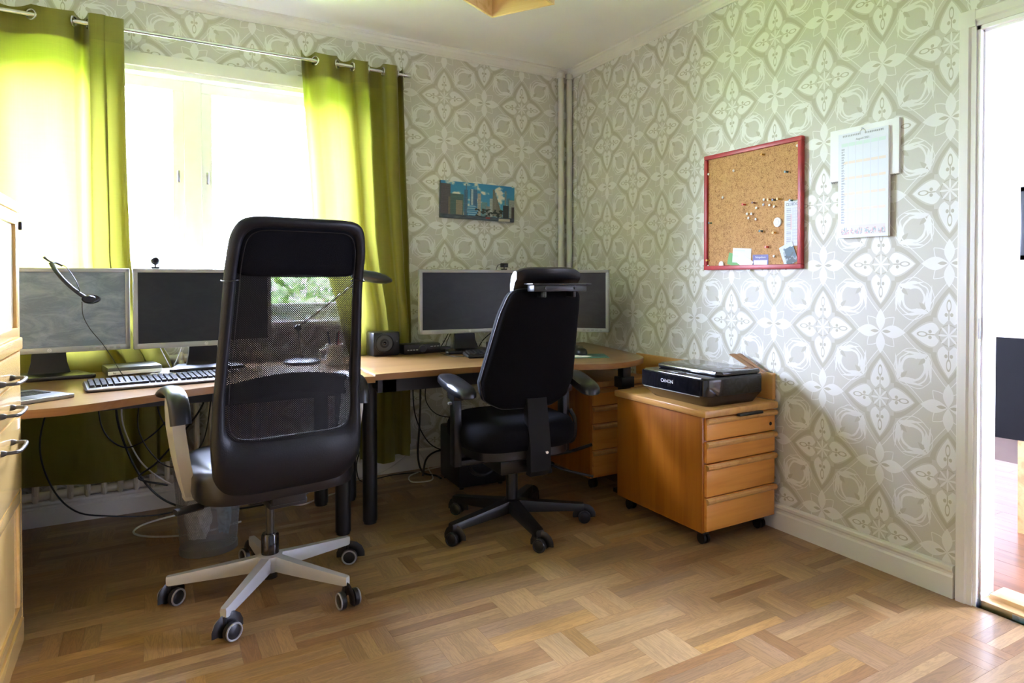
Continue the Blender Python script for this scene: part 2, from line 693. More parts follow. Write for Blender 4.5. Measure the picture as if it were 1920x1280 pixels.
def copy_tree(o, parent=None):
    c = o.copy()
    COL.objects.link(c)
    c.parent = parent
    for ch in list(o.children):
        copy_tree(ch, c)
    return c


def sup(n, e, hx, hy):
    """superellipse outline"""
    out = []
    for k in range(n):
        t = 2 * PI * k / n
        c, s_ = math.cos(t), math.sin(t)
        out.append((hx * math.copysign(abs(c) ** (2 / e), c), hy * math.copysign(abs(s_) ** (2 / e), s_)))
    return out


def interp(tab, x):
    if x <= tab[0][0]:
        return tab[0][1]
    for (a, fa), (b, fb) in zip(tab, tab[1:]):
        if x <= b:
            t = (x - a) / (b - a)
            t = t * t * (3 - 2 * t) * .5 + t * .5
            return fa + (fb - fa) * t
    return tab[-1][1]


def lettering(name, body, size, mat, parent, mtx, extrude=.0004):
    cu = bpy.data.curves.new(name, 'FONT')
    cu.body = body
    cu.size = size
    cu.extrude = extrude
    cu.align_x = 'CENTER'
    cu.align_y = 'CENTER'
    cu.resolution_u = 3
    t = bpy.data.objects.new('lettering_tmp', cu)
    COL.objects.link(t)
    dg = bpy.context.evaluated_depsgraph_get()
    me = bpy.data.meshes.new_from_object(t.evaluated_get(dg))
    bpy.data.objects.remove(t, do_unlink=True)
    me.materials.clear()
    me.materials.append(mat)
    me.transform(mtx)
    return link(name, me, parent)


def print_panel(name, wdt, hgt, nx, ny, fn, thick, mat, parent=None, back=(.8, .8, .8)):
    """flat printed sheet: local x across, z up, facing -y, colour given cell by cell"""
    vs = [(-wdt / 2 + wdt * i / nx, 0, hgt * j / ny) for j in range(ny + 1) for i in range(nx + 1)]
    fs = [(j * (nx + 1) + i, j * (nx + 1) + i + 1, (j + 1) * (nx + 1) + i + 1, (j + 1) * (nx + 1) + i) for j in range(ny) for i in range(nx)]
    cols = [fn((i + .5) / nx, (j + .5) / ny) for j in range(ny) for i in range(nx)]
    n = len(vs)
    hw_ = wdt / 2
    vs += [(-hw_, thick, 0), (hw_, thick, 0), (hw_, thick, hgt), (-hw_, thick, hgt), (-hw_, 0, 0), (hw_, 0, 0), (hw_, 0, hgt), (-hw_, 0, hgt)]
    ex = [(n + 1, n, n + 3, n + 2), (n, n + 1, n + 5, n + 4), (n + 1, n + 2, n + 6, n + 5), (n + 2, n + 3, n + 7, n + 6), (n + 3, n, n + 4, n + 7)]
    fs += ex
    cols += [back] * 5
    me = bpy.data.meshes.new(name)
    me.from_pydata(vs, [], fs)
    ca = me.color_attributes.new('tint', 'FLOAT_COLOR', 'CORNER')
    buf = []
    for f, c in zip(fs, cols):
        buf += [c[0], c[1], c[2], 1.0] * len(f)
    ca.data.foreach_set('color', buf)
    me.materials.append(mat)
    return link(name, me, parent)


def lin(c):
    return tuple(((x / 255) / 12.92 if x / 255 <= .04045 else ((x / 255 + .055) / 1.055) ** 2.4) for x in c)


# ================================================================== THE ROOM
# ---- floor: oak strip parquet, blocks of strips laid along and across
floor = struct('floor', MB().box(XL - .1, XR, YF - .1, YB, -.10, -.011), plain('floor_joint', (.10, .05, .02), .8), 'oak block parquet floor of the study', smooth=False)


def proj(x, y, z):
    ya, pt = .557593, .015155
    f = (math.sin(ya) * math.cos(pt), math.cos(ya) * math.cos(pt), -math.sin(pt))
    r = (math.cos(ya), -math.sin(ya), 0)
    d = (-math.sin(ya) * math.sin(pt), -math.cos(ya) * math.sin(pt), -math.cos(pt))
    z -= 1.1
    dz = f[0] * x + f[1] * y + f[2] * z
    if dz < .1:
        return None
    return (1069.6 + 1263.57 * (r[0] * x + r[1] * y) / dz, 542.35 + 1263.57 * (d[0] * x + d[1] * y + d[2] * z) / dz)


TONES = [(.56, .320, .130), (.60, .355, .150), (.66, .410, .190), (.52, .280, .110), (.45, .230, .088), (.54, .310, .135), (.62, .375, .165), (.58, .335, .145), (.63, .345, .115), (.48, .280, .135)]
strips = []
ROW, PER, PW = .1638, .503, .145
rows = range(-18, 17)
for k in rows:
    y0 = 1.133 + ROW * k
    y1 = y0 + ROW
    off = 1.225 + (0 if k % 2 == 0 else -.2515 + .008)
    for n_ in range(-6, 4):
        xa = off + n_ * PER
        tone_p = random.choice(TONES)
        cuts = [0, PW / 3 + random.uniform(-.006, .006), 2 * PW / 3 + random.uniform(-.006, .006), PW]
        for a, b in zip(cuts, cuts[1:]):
            strips.append((xa + a, xa + b, y0, y1, 1, tone_p))
        tone_h = random.choice(TONES)
        cuts = [0] + [ROW * q / 4 + random.uniform(-.003, .003) for q in (1, 2, 3)] + [ROW]
        for a, b in zip(cuts, cuts[1:]):
            strips.append((xa + PW, xa + PER, y0 + a, y0 + b, 0, tone_h))
cand = []
for x0, x1, y0, y1, d, tone in strips:
    x0, x1, y0, y1 = max(x0, XL), min(x1, XR - .002), max(y0, YF), min(y1, YB - .002)
    if x1 - x0 < .004 or y1 - y0 < .004:
        continue
    c = tone if random.random() < .55 else random.choice(TONES)
    br = random.uniform(.86, 1.16)
    c = tuple(v * br * .53 for v in c)
    pc = proj((x0 + x1) / 2, (y0 + y1) / 2, 0)
    vis = pc is not None and -20 < pc[0] < 1940 and 500 < pc[1] < 1300
    dist = math.hypot((x0 + x1) / 2, (y0 + y1) / 2)
    cand.append((0 if vis else 1, dist / (1.6 if d == 0 else 1), x0, x1, y0, y1, d, c))
cand.sort(key=lambda q: (q[0], q[1]))


def strip_geo(x0, x1, y0, y1, d):
    g = .00025
    x0, x1, y0, y1 = x0 + g, x1 - g, y0 + g, y1 - g
    zt = random.uniform(-.00012, .00012)
    vs = [(x0, y0, -.011), (x1, y0, -.011), (x1, y1, -.011), (x0, y1, -.011), (x0, y0, zt), (x1, y0, zt), (x1, y1, zt), (x0, y1, zt)]
    fs = [(4, 5, 6, 7), (3, 2, 1, 0), (0, 1, 5, 4), (1, 2, 6, 5), (2, 3, 7, 6), (3, 0, 4, 7)]
    ru, rv = random.uniform(0, 50), random.uniform(0, 50)
    uv = [((v[0] if d == 0 else v[1]) + ru, (v[1] if d == 0 else v[0]) + rv) for v in vs]
    return vs, fs, uv


def strip_mesh(name, items):
    V, F, UV, Cc = [], [], [], []
    for x0, x1, y0, y1, d, c in items:
        vs, fs, uv = strip_geo(x0, x1, y0, y1, d)
        b = len(V)
        V += vs
        for f in fs:
            F.append(tuple(b + i for i in f))
            for i in f:
                UV.append(uv[i])
                Cc += [c[0], c[1], c[2], 1]
    me = bpy.data.meshes.new(name)
    me.from_pydata(V, [], F)
    ul = me.uv_layers.new(name='UVMap')
    ul.data.foreach_set('uv', [q for p in UV for q in p])
    ca = me.color_attributes.new('tint', 'FLOAT_COLOR', 'CORNER')
    ca.data.foreach_set('color', Cc)
    me.materials.append(M_parq)
    return me


for it in cand[:300]:
    link('plank', strip_mesh('plank', [it[2:]]), floor)
tag(link('plank_field', strip_mesh('plank_field', [it[2:] for it in cand[300:]]), floor), kind='stuff')

# ---- walls
wb = MB()
TH = .26
wb.box(XL - .1, WX0, YB, YB + TH, -.05, 2.6).box(WX1, XR + .10, YB, YB + TH, -.05, 2.6)
wb.box(WX0, WX1, YB, YB + TH, -.05, WZ0).box(WX0, WX1, YB, YB + TH, WZ1, 2.6)
struct('wall_back', wb, MW_back, 'wallpapered wall with the window behind the desks', smooth=False)
DY0, DY1, DZ = .38, 1.202, 1.945
wr = MB().box(XR, XR + .10, DY1, YB, -.05, 2.6).box(XR, XR + .10, YF, DY0, -.05, 2.6).box(XR, XR + .10, DY0, DY1, DZ, 2.6)
struct('wall_right', wr, MW_right, 'wallpapered wall with the doorway and the cork board', smooth=False)
struct('wall_left', MB().box(XL - .1, XL, YF, YB, -.05, 2.6), M_wallplain, 'plain wall behind the tall birch cabinet', smooth=False)
struct('wall_front', MB().box(XL - .1, XR + .10, YF - .1, YF, -.05, 2.6), M_wallplain, 'plain wall behind the viewpoint', smooth=False)
struct('ceiling', MB().box(XL - .1, XR + .10, YF - .1, YB + .1, ZC, ZC + .14), M_ceil, 'white painted ceiling of the study', smooth=False)


def run_profile(prof, p0, p1, out):
    """extrude (offset, z) profile from p0 to p1; out = unit vector into the room"""
    mb = MB()
    rings = []
    for p in (p0, p1):
        rings.append([(p[0] + out[0] * d, p[1] + out[1] * d, z) for d, z in prof])
    return mb.loft(rings)


BB = [(0, 0), (.018, 0), (.018, .072), (.013, .079), (.013, .088), (.017, .092), (.021, .097), (.021, .107), (.017, .112), (0, .113)]
struct('baseboard_back', run_profile(BB, (XL, YB), (XR, YB), (0, -1)), M_trim, 'moulded baseboard below the window wall', angle=20)
struct('baseboard_right', run_profile(BB, (XR, YB - .02), (XR, 1.258), (-1, 0)), M_trim, 'moulded baseboard below the cork board', angle=20)
CO = [(0, 2.405), (.008, 2.405), (.008, 2.414), (.014, 2.418), (.022, 2.43), (.030, 2.436), (.034, 2.448), (.042, 2.452), (.042, ZC + .01), (0, ZC + .01)]
struct('trim_1', run_profile(CO, (XL, YB), (XR, YB), (0, -1)), M_trim, 'ceiling cornice along the window wall', angle=20)
struct('trim_2', run_profile(CO, (XR, YB), (XR, YF), (-1, 0)), M_trim, 'ceiling cornice along the cork board wall', angle=20)

# ---- window
win = tag(link('window_1', None, None, (0, 0, 0)), 'white two-sash window between the green curtains', 'window', kind='structure')
f = MB()
f.box(WX0 - .055, WX1 + .055, YB - .016, YB + .01, WZ1 - .002, WZ1 + .061, .004)
f.box(WX0 - .055, WX0 + .002, YB - .016, YB + .01, WZ0, WZ1, .004).box(WX1 - .002, WX1 + .055, YB - .016, YB + .01, WZ0, WZ1, .004)
f.build('window_casing', M_trim, win)
f = MB()
f.box(WX0, WX1, YB + .0, YB + .20, WZ1 - .022, WZ1).box(WX0, WX0 + .022, YB, YB + .20, WZ0, WZ1).box(WX1 - .022, WX1, YB, YB + .20, WZ0, WZ1).box(WX0, WX1, YB + .05, YB + .20, WZ0, WZ0 + .03)
f.build('reveal_lining', M_white, win, smooth=False)
MB().box(WX0 - .05, WX1 + .05, YB - .075, YB + .06, WZ0 - .028, WZ0 + .002, .006).build('window_sill', M_white, win)
MB().box(.148, .225, YB + .07, YB + .15, WZ0 + .03, WZ1 - .022, .004).build('mullion', M_white, win)
for a, b in ((WX0 + .022, .148), (.225, WX1 - .022)):
    f = MB()
    za, zb = WZ0 + .03, WZ1 - .022
    f.box(a, b, YB + .085, YB + .13, zb - .05, zb, .004).box(a, b, YB + .085, YB + .13, za, za + .06, .004)
    f.box(a, a + .048, YB + .085, YB + .13, za + .06, zb - .05, .004).box(b - .048, b, YB + .085, YB + .13, za + .06, zb - .05, .004)
    sash = f.build('sash', M_white, win)
    MB().box(a + .04, b - .04, YB + .106, YB + .110, za + .05, zb - .04).build('pane', M_glass, sash, smooth=False)
    xk = b - .024 if a < 0 else a + .024
    MB().cyl((xk, YB + .085, 1.62), (xk, YB + .06, 1.62), .006).box(xk - .006, xk + .006, YB + .052, YB + .062, 1.575, 1.635, .003).build('latch', M_steel, sash)

# ---- doorway
door = tag(link('door_1', None, None, (0, 0, 0)), 'white door frame of the open doorway to the dining room', 'door frame', kind='structure')
f = MB()
PR = [(0, 0), (.010, 0), (.018, .006), (.018, .034), (.012, .04), (.012, .056), (0, .056)]   # (proud of wall, along wall)


def casing(mb, y_in, sgn):
    r0 = [(XR - d, y_in + sgn * (.056 - e), 0) for d, e in PR]
    r1 = [(XR - d, y_in + sgn * (.056 - e), DZ + .056 - e) for d, e in PR]
    mb.loft([r0, r1])


casing(f, DY1 - .004, 1)
casing(f, DY0 + .004, -1)
r0 = [(XR - d, DY0 - .052 + e * 0, DZ - .004 + .056 - e) for d, e in PR]
r1 = [(XR - d, DY1 + .052, DZ - .004 + .056 - e) for d, e in PR]
f.loft([r0, r1])
f.box(XR - .0185, XR, DY1 - .004, DY1 + .053, DZ - .004, DZ + .053, .001).box(XR - .0185, XR, DY0 - .053, DY0 + .004, DZ - .004, DZ + .053, .001)
f.build('door_casing', M_trim, door, 25)
f = MB()
f.box(XR - .006, XR + .108, DY1 - .016, DY1, 0, DZ).box(XR - .006, XR + .108, DY0, DY0 + .016, 0, DZ).box(XR - .006, XR + .108, DY0, DY1, DZ - .016, DZ)
f.build('jamb', M_white, door, smooth=False)
f = MB()
f.box(XR + .012, XR + .024, DY1 - .022, DY1 - .014, 0, DZ - .014, .002).box(XR + .012, XR + .024, DY0 + .014, DY0 + .022, 0, DZ - .014, .002).box(XR + .012, XR + .024, DY0 + .014, DY1 - .014, DZ - .024, DZ - .014, .002)
f.build('door_stop', M_white, door)
MB().box(XR - .004, XR + .008, DY1 - .0175, DY1 - .015, .90, .97).build('strike_plate', M_bronze, door, smooth=False)
th = tag(link('threshold', None, None, (0, 0, 0)), 'two-step oak threshold in the doorway', 'threshold', kind='structure')
MB().box(XR + .015, XR + .075, DY0, DY1 - .016, -.012, .020, .003).build('lower_strip', M_oak, th)
MB().box(XR + .055, XR + .15, DY0, DY1 - .028, -.012, .036, .005).build('upper_strip', M_oak, th)
MB().box(XR + .0125, XR + .0148, DY0, DY1 - .12, -.002, .014, 0).build('worn_paint', plain('flaked_grey_paint', (.42, .41, .40), .7, var=.4, vscale=60), th, smooth=False)

# ---- heating pipes and wire in the corner
for i, x in enumerate((2.262, 2.325)):
    pt = thing('heating_pipe', ['white painted heating pipe in the corner, the one nearer the window', 'white painted heating pipe in the corner, the one nearer the cork board'][i], 'pipe', (x, YB - .042, 0), 0, 'heating pipes in the corner')
    MB().cyl((0, 0, 0), (0, 0, 2.418), .0185, n=20).build('riser', M_pipe, pt)
    MB().lathe([(.0, 2.395), (.026, 2.395), (.028, 2.402), (.027, 2.425), (.019, 2.43), (.0, 2.43)], 20).build('ceiling_collar', M_pipe, pt)
wp = [(2.345, 3.62, 2.40), (2.344, 3.655, 2.37), (2.344, 3.675, 2.30), (2.344, 3.68, 2.1), (2.344, 3.68, 1.4), (2.344, 3.68, .72)]
tag(MB().tube(catmull(wp, 6), .0028, 6).build('wall_wire', M_pipe), 'thin painted wire running down the wall beside the pipes', 'wire')

# ---- dining room beyond the door
struct('floor_dining', MB().box(XR + .10, 5.3, -1.2, 3.9, -.10, -.004), plain('laminate_joint', (.06, .03, .02), .8), 'reddish plank floor of the dining room', smooth=False)
fl_d = bpy.data.objects['floor_dining']
M_lam = wood('red_laminate', (.085, .028, .010), (.125, .046, .018), (.165, .066, .028), 1, .30, 1.0, .1)
for i in range(16):
    x0 = XR + .10 + i * .12
    y0 = -1.1 - (i * .47) % 1.2
    while y0 < 3.8:
        a, b = max(y0, -1.15), min(y0 + 1.2, 3.85)
        if b - a > .05:
            MB().box(x0 + .0005, x0 + .1195, a + .0005, b - .0005, -.004, 0).build('plank', M_lam, fl_d, smooth=False)
        y0 += 1.2
struct('wall_dining_far', MB().box(5.2, 5.3, 1.0, 3.9, -.05, 2.6).box(5.2, 5.3, -1.2, -.9, -.05, 2.6).box(5.2, 5.3, .4, 1.0, -.05, 2.6).box(5.2, 5.3, -.9, .4, -.05, .95).box(5.2, 5.3, -.9, .4, 2.05, 2.6), M_fwall, 'white far wall of the dining room', smooth=False)  # the gap out of view is added to send daylight towards the study
wd = MB().box(XR + .10, 3.7, 3.7, 3.9, -.05, 2.6).box(4.5, 5.3, 3.7, 3.9, -.05, 2.6).box(3.7, 4.5, 3.7, 3.9, -.05, 1.1).box(3.7, 4.5, 3.7, 3.9, 1.9, 2.6)
struct('wall_dining_window', wd, M_fwall, 'white window wall of the dining room', smooth=False)
struct('wall_dining_near', MB().box(XR + .10, 5.3, -1.3, -1.2, -.05, 2.6), M_fwall, 'white near wall of the dining room', smooth=False)
struct('wall_dining_side', MB().box(XR + .10, XR + .106, DY1 + .02, 3.7, -.05, 2.6).box(XR + .10, XR + .106, -1.2, DY0 - .02, -.05, 2.6).box(XR + .10, XR + .106, DY0 - .02, DY1 + .02, DZ + .02, 2.6), M_fwall, 'white side wall of the dining room around the doorway', smooth=False)
struct('ceiling_dining', MB().box(XR + .10, 5.3, -1.3, 3.9, 2.50, 2.62), M_ceil, 'white ceiling of the dining room', smooth=False)
struct('trim_3', MB().box(5.15, 5.2, -1.2, 3.7, 2.40, 2.50, .015), M_fwall, 'white cornice of the dining room')

pic = thing('framed_picture', 'dark framed picture on the dining room wall', 'picture', (5.19, 2.093, 1.234), R(-90))
f = MB()
f.box(-.25, .25, -.02, 0, 0, .035, .003).box(-.25, .25, -.02, 0, .475, .51, .003).box(-.25, -.215, -.02, 0, 0, .51, .003).box(.215, .25, -.02, 0, 0, .51, .003)
f.build('picture_frame', M_shadegrey, pic)
MB().box(-.24, .24, -.012, -.004, .01, .49).build('picture_sheet', M_paper, pic, smooth=False)

dt = thing('dining_table', 'brown wooden dining table seen through the doorway', 'table', (3.85, 1.55, 0), 0)
MB().box(-.35, .75, -.62, .42, .735, .765, .006).build('table_top', M_teak, dt)
MB().box(-.30, .70, -.57, -.55, .65, .735).box(-.30, -.28, -.57, .37, .65, .735).box(.68, .70, -.57, .37, .65, .735).box(-.30, .70, .35, .37, .65, .735).build('apron', M_teak, dt, smooth=False)
for x in (-.27, .67):
    for y in (-.54, .34):
        MB().box(x - .03, x + .03, y - .03, y + .03, 0, .70, .004).build('leg', M_teak, dt)
tag(MB().box(3.62, 4.1, 1.35, 1.75, .766, .770, .001).build('table_mat', plain('table_mat', (.55, .50, .22), .7)), 'thin mustard placemat on the dining table', 'placemat')

M_dleather = plain('dining_leather', (.005, .0055, .007), .5, spec=.15)
dc = thing('dining_chair', 'black leather dining chair with pale wooden legs beyond the doorway', 'chair', (3.37, 1.625, 0), R(-82))
f = MB()
f.cushion(sup(32, 6, .21, .20), [(.9, .40), (1, .41), (1, .455), (.93, .475), (.6, .482)], lambda x, y, d: (x, y, d))
f.build('seat', M_dleather, dc)
f = MB()
f.loft([[(x, y + t, z) for x, y in sup(24, 5, .205, th_)] for z, th_, t in ((.40, .032, -.17), (.50, .032, -.175), (.65, .026, -.19), (.78, .018, -.205), (.835, .015, -.212), (.845, .009, -.214))])
f.build('backrest', M_dleather, dc)
for x in (-.17, .17):
    for y, t in ((-.17, -.02), (.165, 0)):
        MB().loft([[(x + a, y + t + b, 0) for a, b in sup(8, 6, .016, .016)], [(x + a, y + b, .41) for a, b in sup(8, 6, .024, .024)]]).build('leg', M_oak, dc)

# ---- outside
ground = MB().box(-40, 40, YB + TH, 60, -.6, -.5)
tag(ground.build('lawn', M_lawn, smooth=False), 'green lawn outside the window', 'lawn', kind='structure')


def bush(name, label, cat, loc, r, seed, n=2600):
    random.seed(seed)
    o = thing(name, label, cat, loc)
    mb = MB()
    for _ in range(n):
        d = Vector((random.gauss(0, 1), random.gauss(0, 1), random.gauss(0, 1))).normalized()
        k = random.uniform(.72, 1.0)
        c = Vector((d.x * r[0], d.y * r[1], d.z * r[2])) * k + Vector((0, 0, r[2]))
        if c.z < 0:
            continue
        a = Vector((random.gauss(0, 1), random.gauss(0, 1), random.gauss(0, 1))).normalized()
        b = a.orthogonal().normalized()
        s_ = random.uniform(.06, .12)
        mb.add([c - a * s_, c + b * s_ * .5, c + a * s_, c - b * s_ * .5], [(0, 1, 2, 3)])
    lf = mb.build('foliage', M_leaf, o, smooth=False)
    lf['kind'] = 'stuff'
    mb = MB()
    for k in range(5):
        a = k * 1.3
        mb.tube([(0, 0, 0), (math.cos(a) * r[0] * .25, math.sin(a) * r[1] * .25, r[2] * .7), (math.cos(a) * r[0] * .5, math.sin(a) * r[1] * .5, r[2] * 1.4)], [.05, .035, .015], 6)
    mb.build('stem', M_teak, o)
    return o


bush('garden_bush', 'leafy green bush outside the window, nearest the mullion', 'bush', (1.9, 9.5, -.5), (1.5, 1.1, .95), 3)
bush('garden_bush', 'leafy green bush outside the window, behind the high-backed chair', 'bush', (4.6, 11.5, -.5), (1.8, 1.3, 1.05), 4)
bush('garden_bush', 'leafy green bush outside the window, behind the headset monitor', 'bush', (-1.2, 10.5, -.5), (1.6, 1.2, .9), 5)
random.seed(11)

# ================================================================== CURTAINS
ROD_Y, ROD_Z = YB - .10, 2.233
rod = thing('curtain_rod', 'slim steel curtain rod above the window', 'curtain rod', (0, 0, 0))
MB().cyl((-.72, ROD_Y, ROD_Z), (1.215, ROD_Y, ROD_Z), .0095, n=16).build('pole', M_steel, rod)
MB().lathe([(0, 0), (.013, 0), (.013, .03), (.010, .036), (0, .036)], 16, Matrix.Translation((1.21, ROD_Y, ROD_Z)) @ Matrix.Rotation(R(90), 4, 'Y')).build('finial', M_steel, rod)
for x in (-.66, 1.10):
    MB().cyl((x, YB, ROD_Z - .01), (x, ROD_Y, ROD_Z - .01), .006, n=10).cyl((x, YB, ROD_Z - .01), (x, YB - .008, ROD_Z - .01), .02, n=16).build('bracket', M_steel, rod)


def curtain(label, nodes, left, right, zbot, seed, amp0=.036, omega=None):
    """nodes: x of each place where the cloth crosses the rod; left/right: tables z -> x of the two edges"""
    o = thing('curtain', label, 'curtain', (0, 0, 0), 0, 'green eyelet curtains')
    ztop = ROD_Z + .045
    zh = ztop - .125
    nf = len(nodes) - 1
    n0, n1 = nodes[0], nodes[-1]

    def pos(u, z):
        k = min(1, max(0, (ztop - z) / 2.0))
        t = u * nf
        i = min(nf - 1, int(t))
        xn = nodes[i] + (nodes[i + 1] - nodes[i]) * (t - i)
        q = (xn - n0) / (n1 - n0)
        xl, xr = interp(left, z), interp(right, z)
        fl = math.sin(PI * t)
        x = xl + (xr - xl) * q + .012 * k * math.sin(3.1 * q * nf + 1.2 + z * 1.7)
        om = omega(u) if omega else 0
        x -= om * math.sin(2 * PI * t)
        a = amp0 * (1 + .25 * math.sin(seed + 7 * u)) * (1 + 14 * om)
        y = ROD_Y + a * fl * (1 - .5 * k) + .012 * k * noise.noise((x * 7, z * 1.6, seed)) + .007 * k * noise.noise((x * 25, z * 5, seed + 4))
        y -= .047 * min(1, max(0, (1.15 - z) / .3))
        zz = z
        if z > zh - .02:
            zz = z - .016 * abs(fl) * (z - zh + .02) / .15
        return x, min(y, YB - .022 if z > 1 else YB - .012), zz

    fab = MB().grid(lambda u, v: pos(u, zbot(u) + (zh - zbot(u)) * v), nf * 20, 70)
    fab.build('fabric', M_curt, o, 60)
    hd = MB().grid(lambda u, v: pos(u, zh - .002 + (ztop - zh + .002) * v), nf * 20, 8, .0022)
    hd.build('heading', M_curt_h, o, 60)
    for i in range(1, nf):
        x, y, z = pos(i / nf, ROD_Z)
        x2, y2, _ = pos(i / nf + .004, ROD_Z)
        MB().torus((0, 0, 0), .021, .0045, 'y', 20, 8).build('eyelet', M_steel, o, loc=(x, ROD_Y, ROD_Z), rot=(0, 0, math.atan2(y2 - y, x2 - x)))
    return o


curtain('green eyelet curtain at the cabinet side of the window', [-.765, -.67, -.575, -.43, -.285, -.235, -.195, -.165, -.130],
        [(.2, -.78), (2.3, -.765)], [(.15, .10), (.55, .10), (.72, .045), (.85, -.01), (1.0, -.085), (1.2, -.105), (1.7, -.112), (2.28, -.118)],
        lambda u: .19 + .02 * math.sin(6 * u) + .12 * max(0, u - .55) / .45, 3, .040, lambda u: .036 * max(0, min(1, (u - .64) / .08)))
curtain('green eyelet curtain at the pipe side of the window', [.668, .735, .845, .925, 1.01, 1.09, 1.165, 1.20],
        [(.15, .93), (.6, .90), (.9, .84), (1.4, .72), (2.28, .668)], [(.15, 1.225), (.7, 1.235), (1.2, 1.235), (1.8, 1.21), (2.28, 1.20)],
        lambda u: .115 + .07 * (u > .8) + .02 * math.sin(11 * u), 8, .040, lambda u: .010 * max(0, min(1, (u - .35) / .1)))

# ---- radiator under the window
rad = thing('radiator', 'cream cast iron column radiator under the window', 'radiator', (0, YB - .05, 0))
for i in range(19):
    x = -.62 + i * .062
    f = MB()
    for z in (.145, .72):
        f.lathe([(.0, -.031), (.019, -.031), (.019, -.012), (.030, -.004), (.030, .004), (.019, .012), (.019, .031), (0, .031)], 14, Matrix.Translation((x, 0, z)) @ Matrix.Rotation(R(90), 4, 'Y'))
    for y in (-.032, 0, .032):
        f.tube([(x, y * .5, .15), (x, y, .21), (x, y, .66), (x, y * .5, .72)], .011, 8)
    f.build('column_section', M_rad, rad)
for x in (-.62, .496):
    MB().box(x - .012, x + .012, -.03, .03, 0, .12, .004).build('foot', M_rad, rad)

# ================================================================== DESKS
ZL, ZR = .694, .700


def smooth_outline(pts, n=6):
    return [(p[0], p[1]) for p in catmull([(a, b, 0) for a, b in pts], n)]


desk1 = thing('curved_desk', 'beech desk with a curved front under the two window monitors', 'desk', (0, 0, 0))
front = smooth_outline([(-.79, 2.66), (-.45, 2.655), (-.336, 2.658), (-.209, 2.668), (-.034, 2.758), (.182, 2.872), (.40, 2.885), (.60, 2.85), (.795, 2.815)])
edge1 = list(front)
pts = front + [(.795, 3.585), (-.79, 3.585)]
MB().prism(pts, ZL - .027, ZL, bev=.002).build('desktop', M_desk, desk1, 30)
MB().box(-.72, .74, 3.02, 3.06, ZL - .08, ZL - .027).box(-.72, .74, 3.40, 3.44, ZL - .08, ZL - .027).box(.20, .76, 2.93, 2.96, ZL - .085, ZL - .027).build('underframe', M_black2, desk1, smooth=False)
for x, y in ((.70, 2.98), (-.66, 2.80)):
    lg = MB().cyl((x, y, .012), (x, y, ZL - .03), .032, n=20).cyl((x, y, 0), (x, y, .014), .028, n=20).build('leg', M_black2, desk1)
for x, y in ((.70, 3.42), (-.66, 3.42)):
    MB().cyl((x, y, .012), (x, y, ZL - .03), .032, n=20).cyl((x, y, 0), (x, y, .014), .028, n=20).build('leg', M_black2, desk1)



def edge_band(pts, z0, z1, parent):
    rings = []
    for i, p in enumerate(pts):
        a, b = pts[max(i - 1, 0)], pts[min(i + 1, len(pts) - 1)]
        t = Vector((b[0] - a[0], b[1] - a[1], 0)).normalized()
        n = Vector((t.y, -t.x, 0))
        rings.append([(p[0] + n.x * d, p[1] + n.y * d, z) for d, z in ((-.002, z0), (.0012, z0), (.0016, (z0 + z1) / 2), (.0012, z1), (-.002, z1))])
    return MB().loft(rings).build('edge_band', M_desk_edge, parent, 30)


edge_band(edge1, ZL - .0255, ZL - .0015, desk1)
desk2 = thing('round_ended_desk', 'beech desk with a rounded bulging end in the corner', 'desk', (0, 0, 0))
front = smooth_outline([(.80, 2.835), (1.0, 2.835), (1.25, 2.835), (1.45, 2.80), (1.60, 2.72), (1.714, 2.66), (1.83, 2.61), (1.96, 2.615), (2.09, 2.68), (2.17, 2.775), (2.225, 2.959), (2.285, 3.26), (2.335, 3.58)])
edge2 = list(front)
pts = front + [(2.336, 3.59), (.80, 3.59)]
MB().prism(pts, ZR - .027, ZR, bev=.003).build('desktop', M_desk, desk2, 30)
edge_band(edge2, ZR - .0255, ZR - .002, desk2)
MB().box(.82, 1.62, 2.865, 2.90, ZR - .085, ZR - .027).box(.82, 2.15, 3.45, 3.49, ZR - .085, ZR - .027).box(.84, .90, 2.865, 3.49, ZR - .085, ZR - .027).build('underframe', M_black2, desk2, smooth=False)
for x, y in ((.80 + .035, 3.05), (.835, 3.42)):
    MB().cyl((x, y, .012), (x, y, ZR - .03), .032, n=20).cyl((x, y, 0), (x, y, .014), .028, n=20).build('leg', M_black2, desk2)
f = MB().box(2.045, 2.095, 2.77, 2.82, .02, ZR - .027, .004).box(2.03, 2.11, 2.76, 2.83, .545, .60, .004).box(2.03, 2.11, 2.755, 2.835, 0, .02)
f.build('end_column', M_black2, desk2)

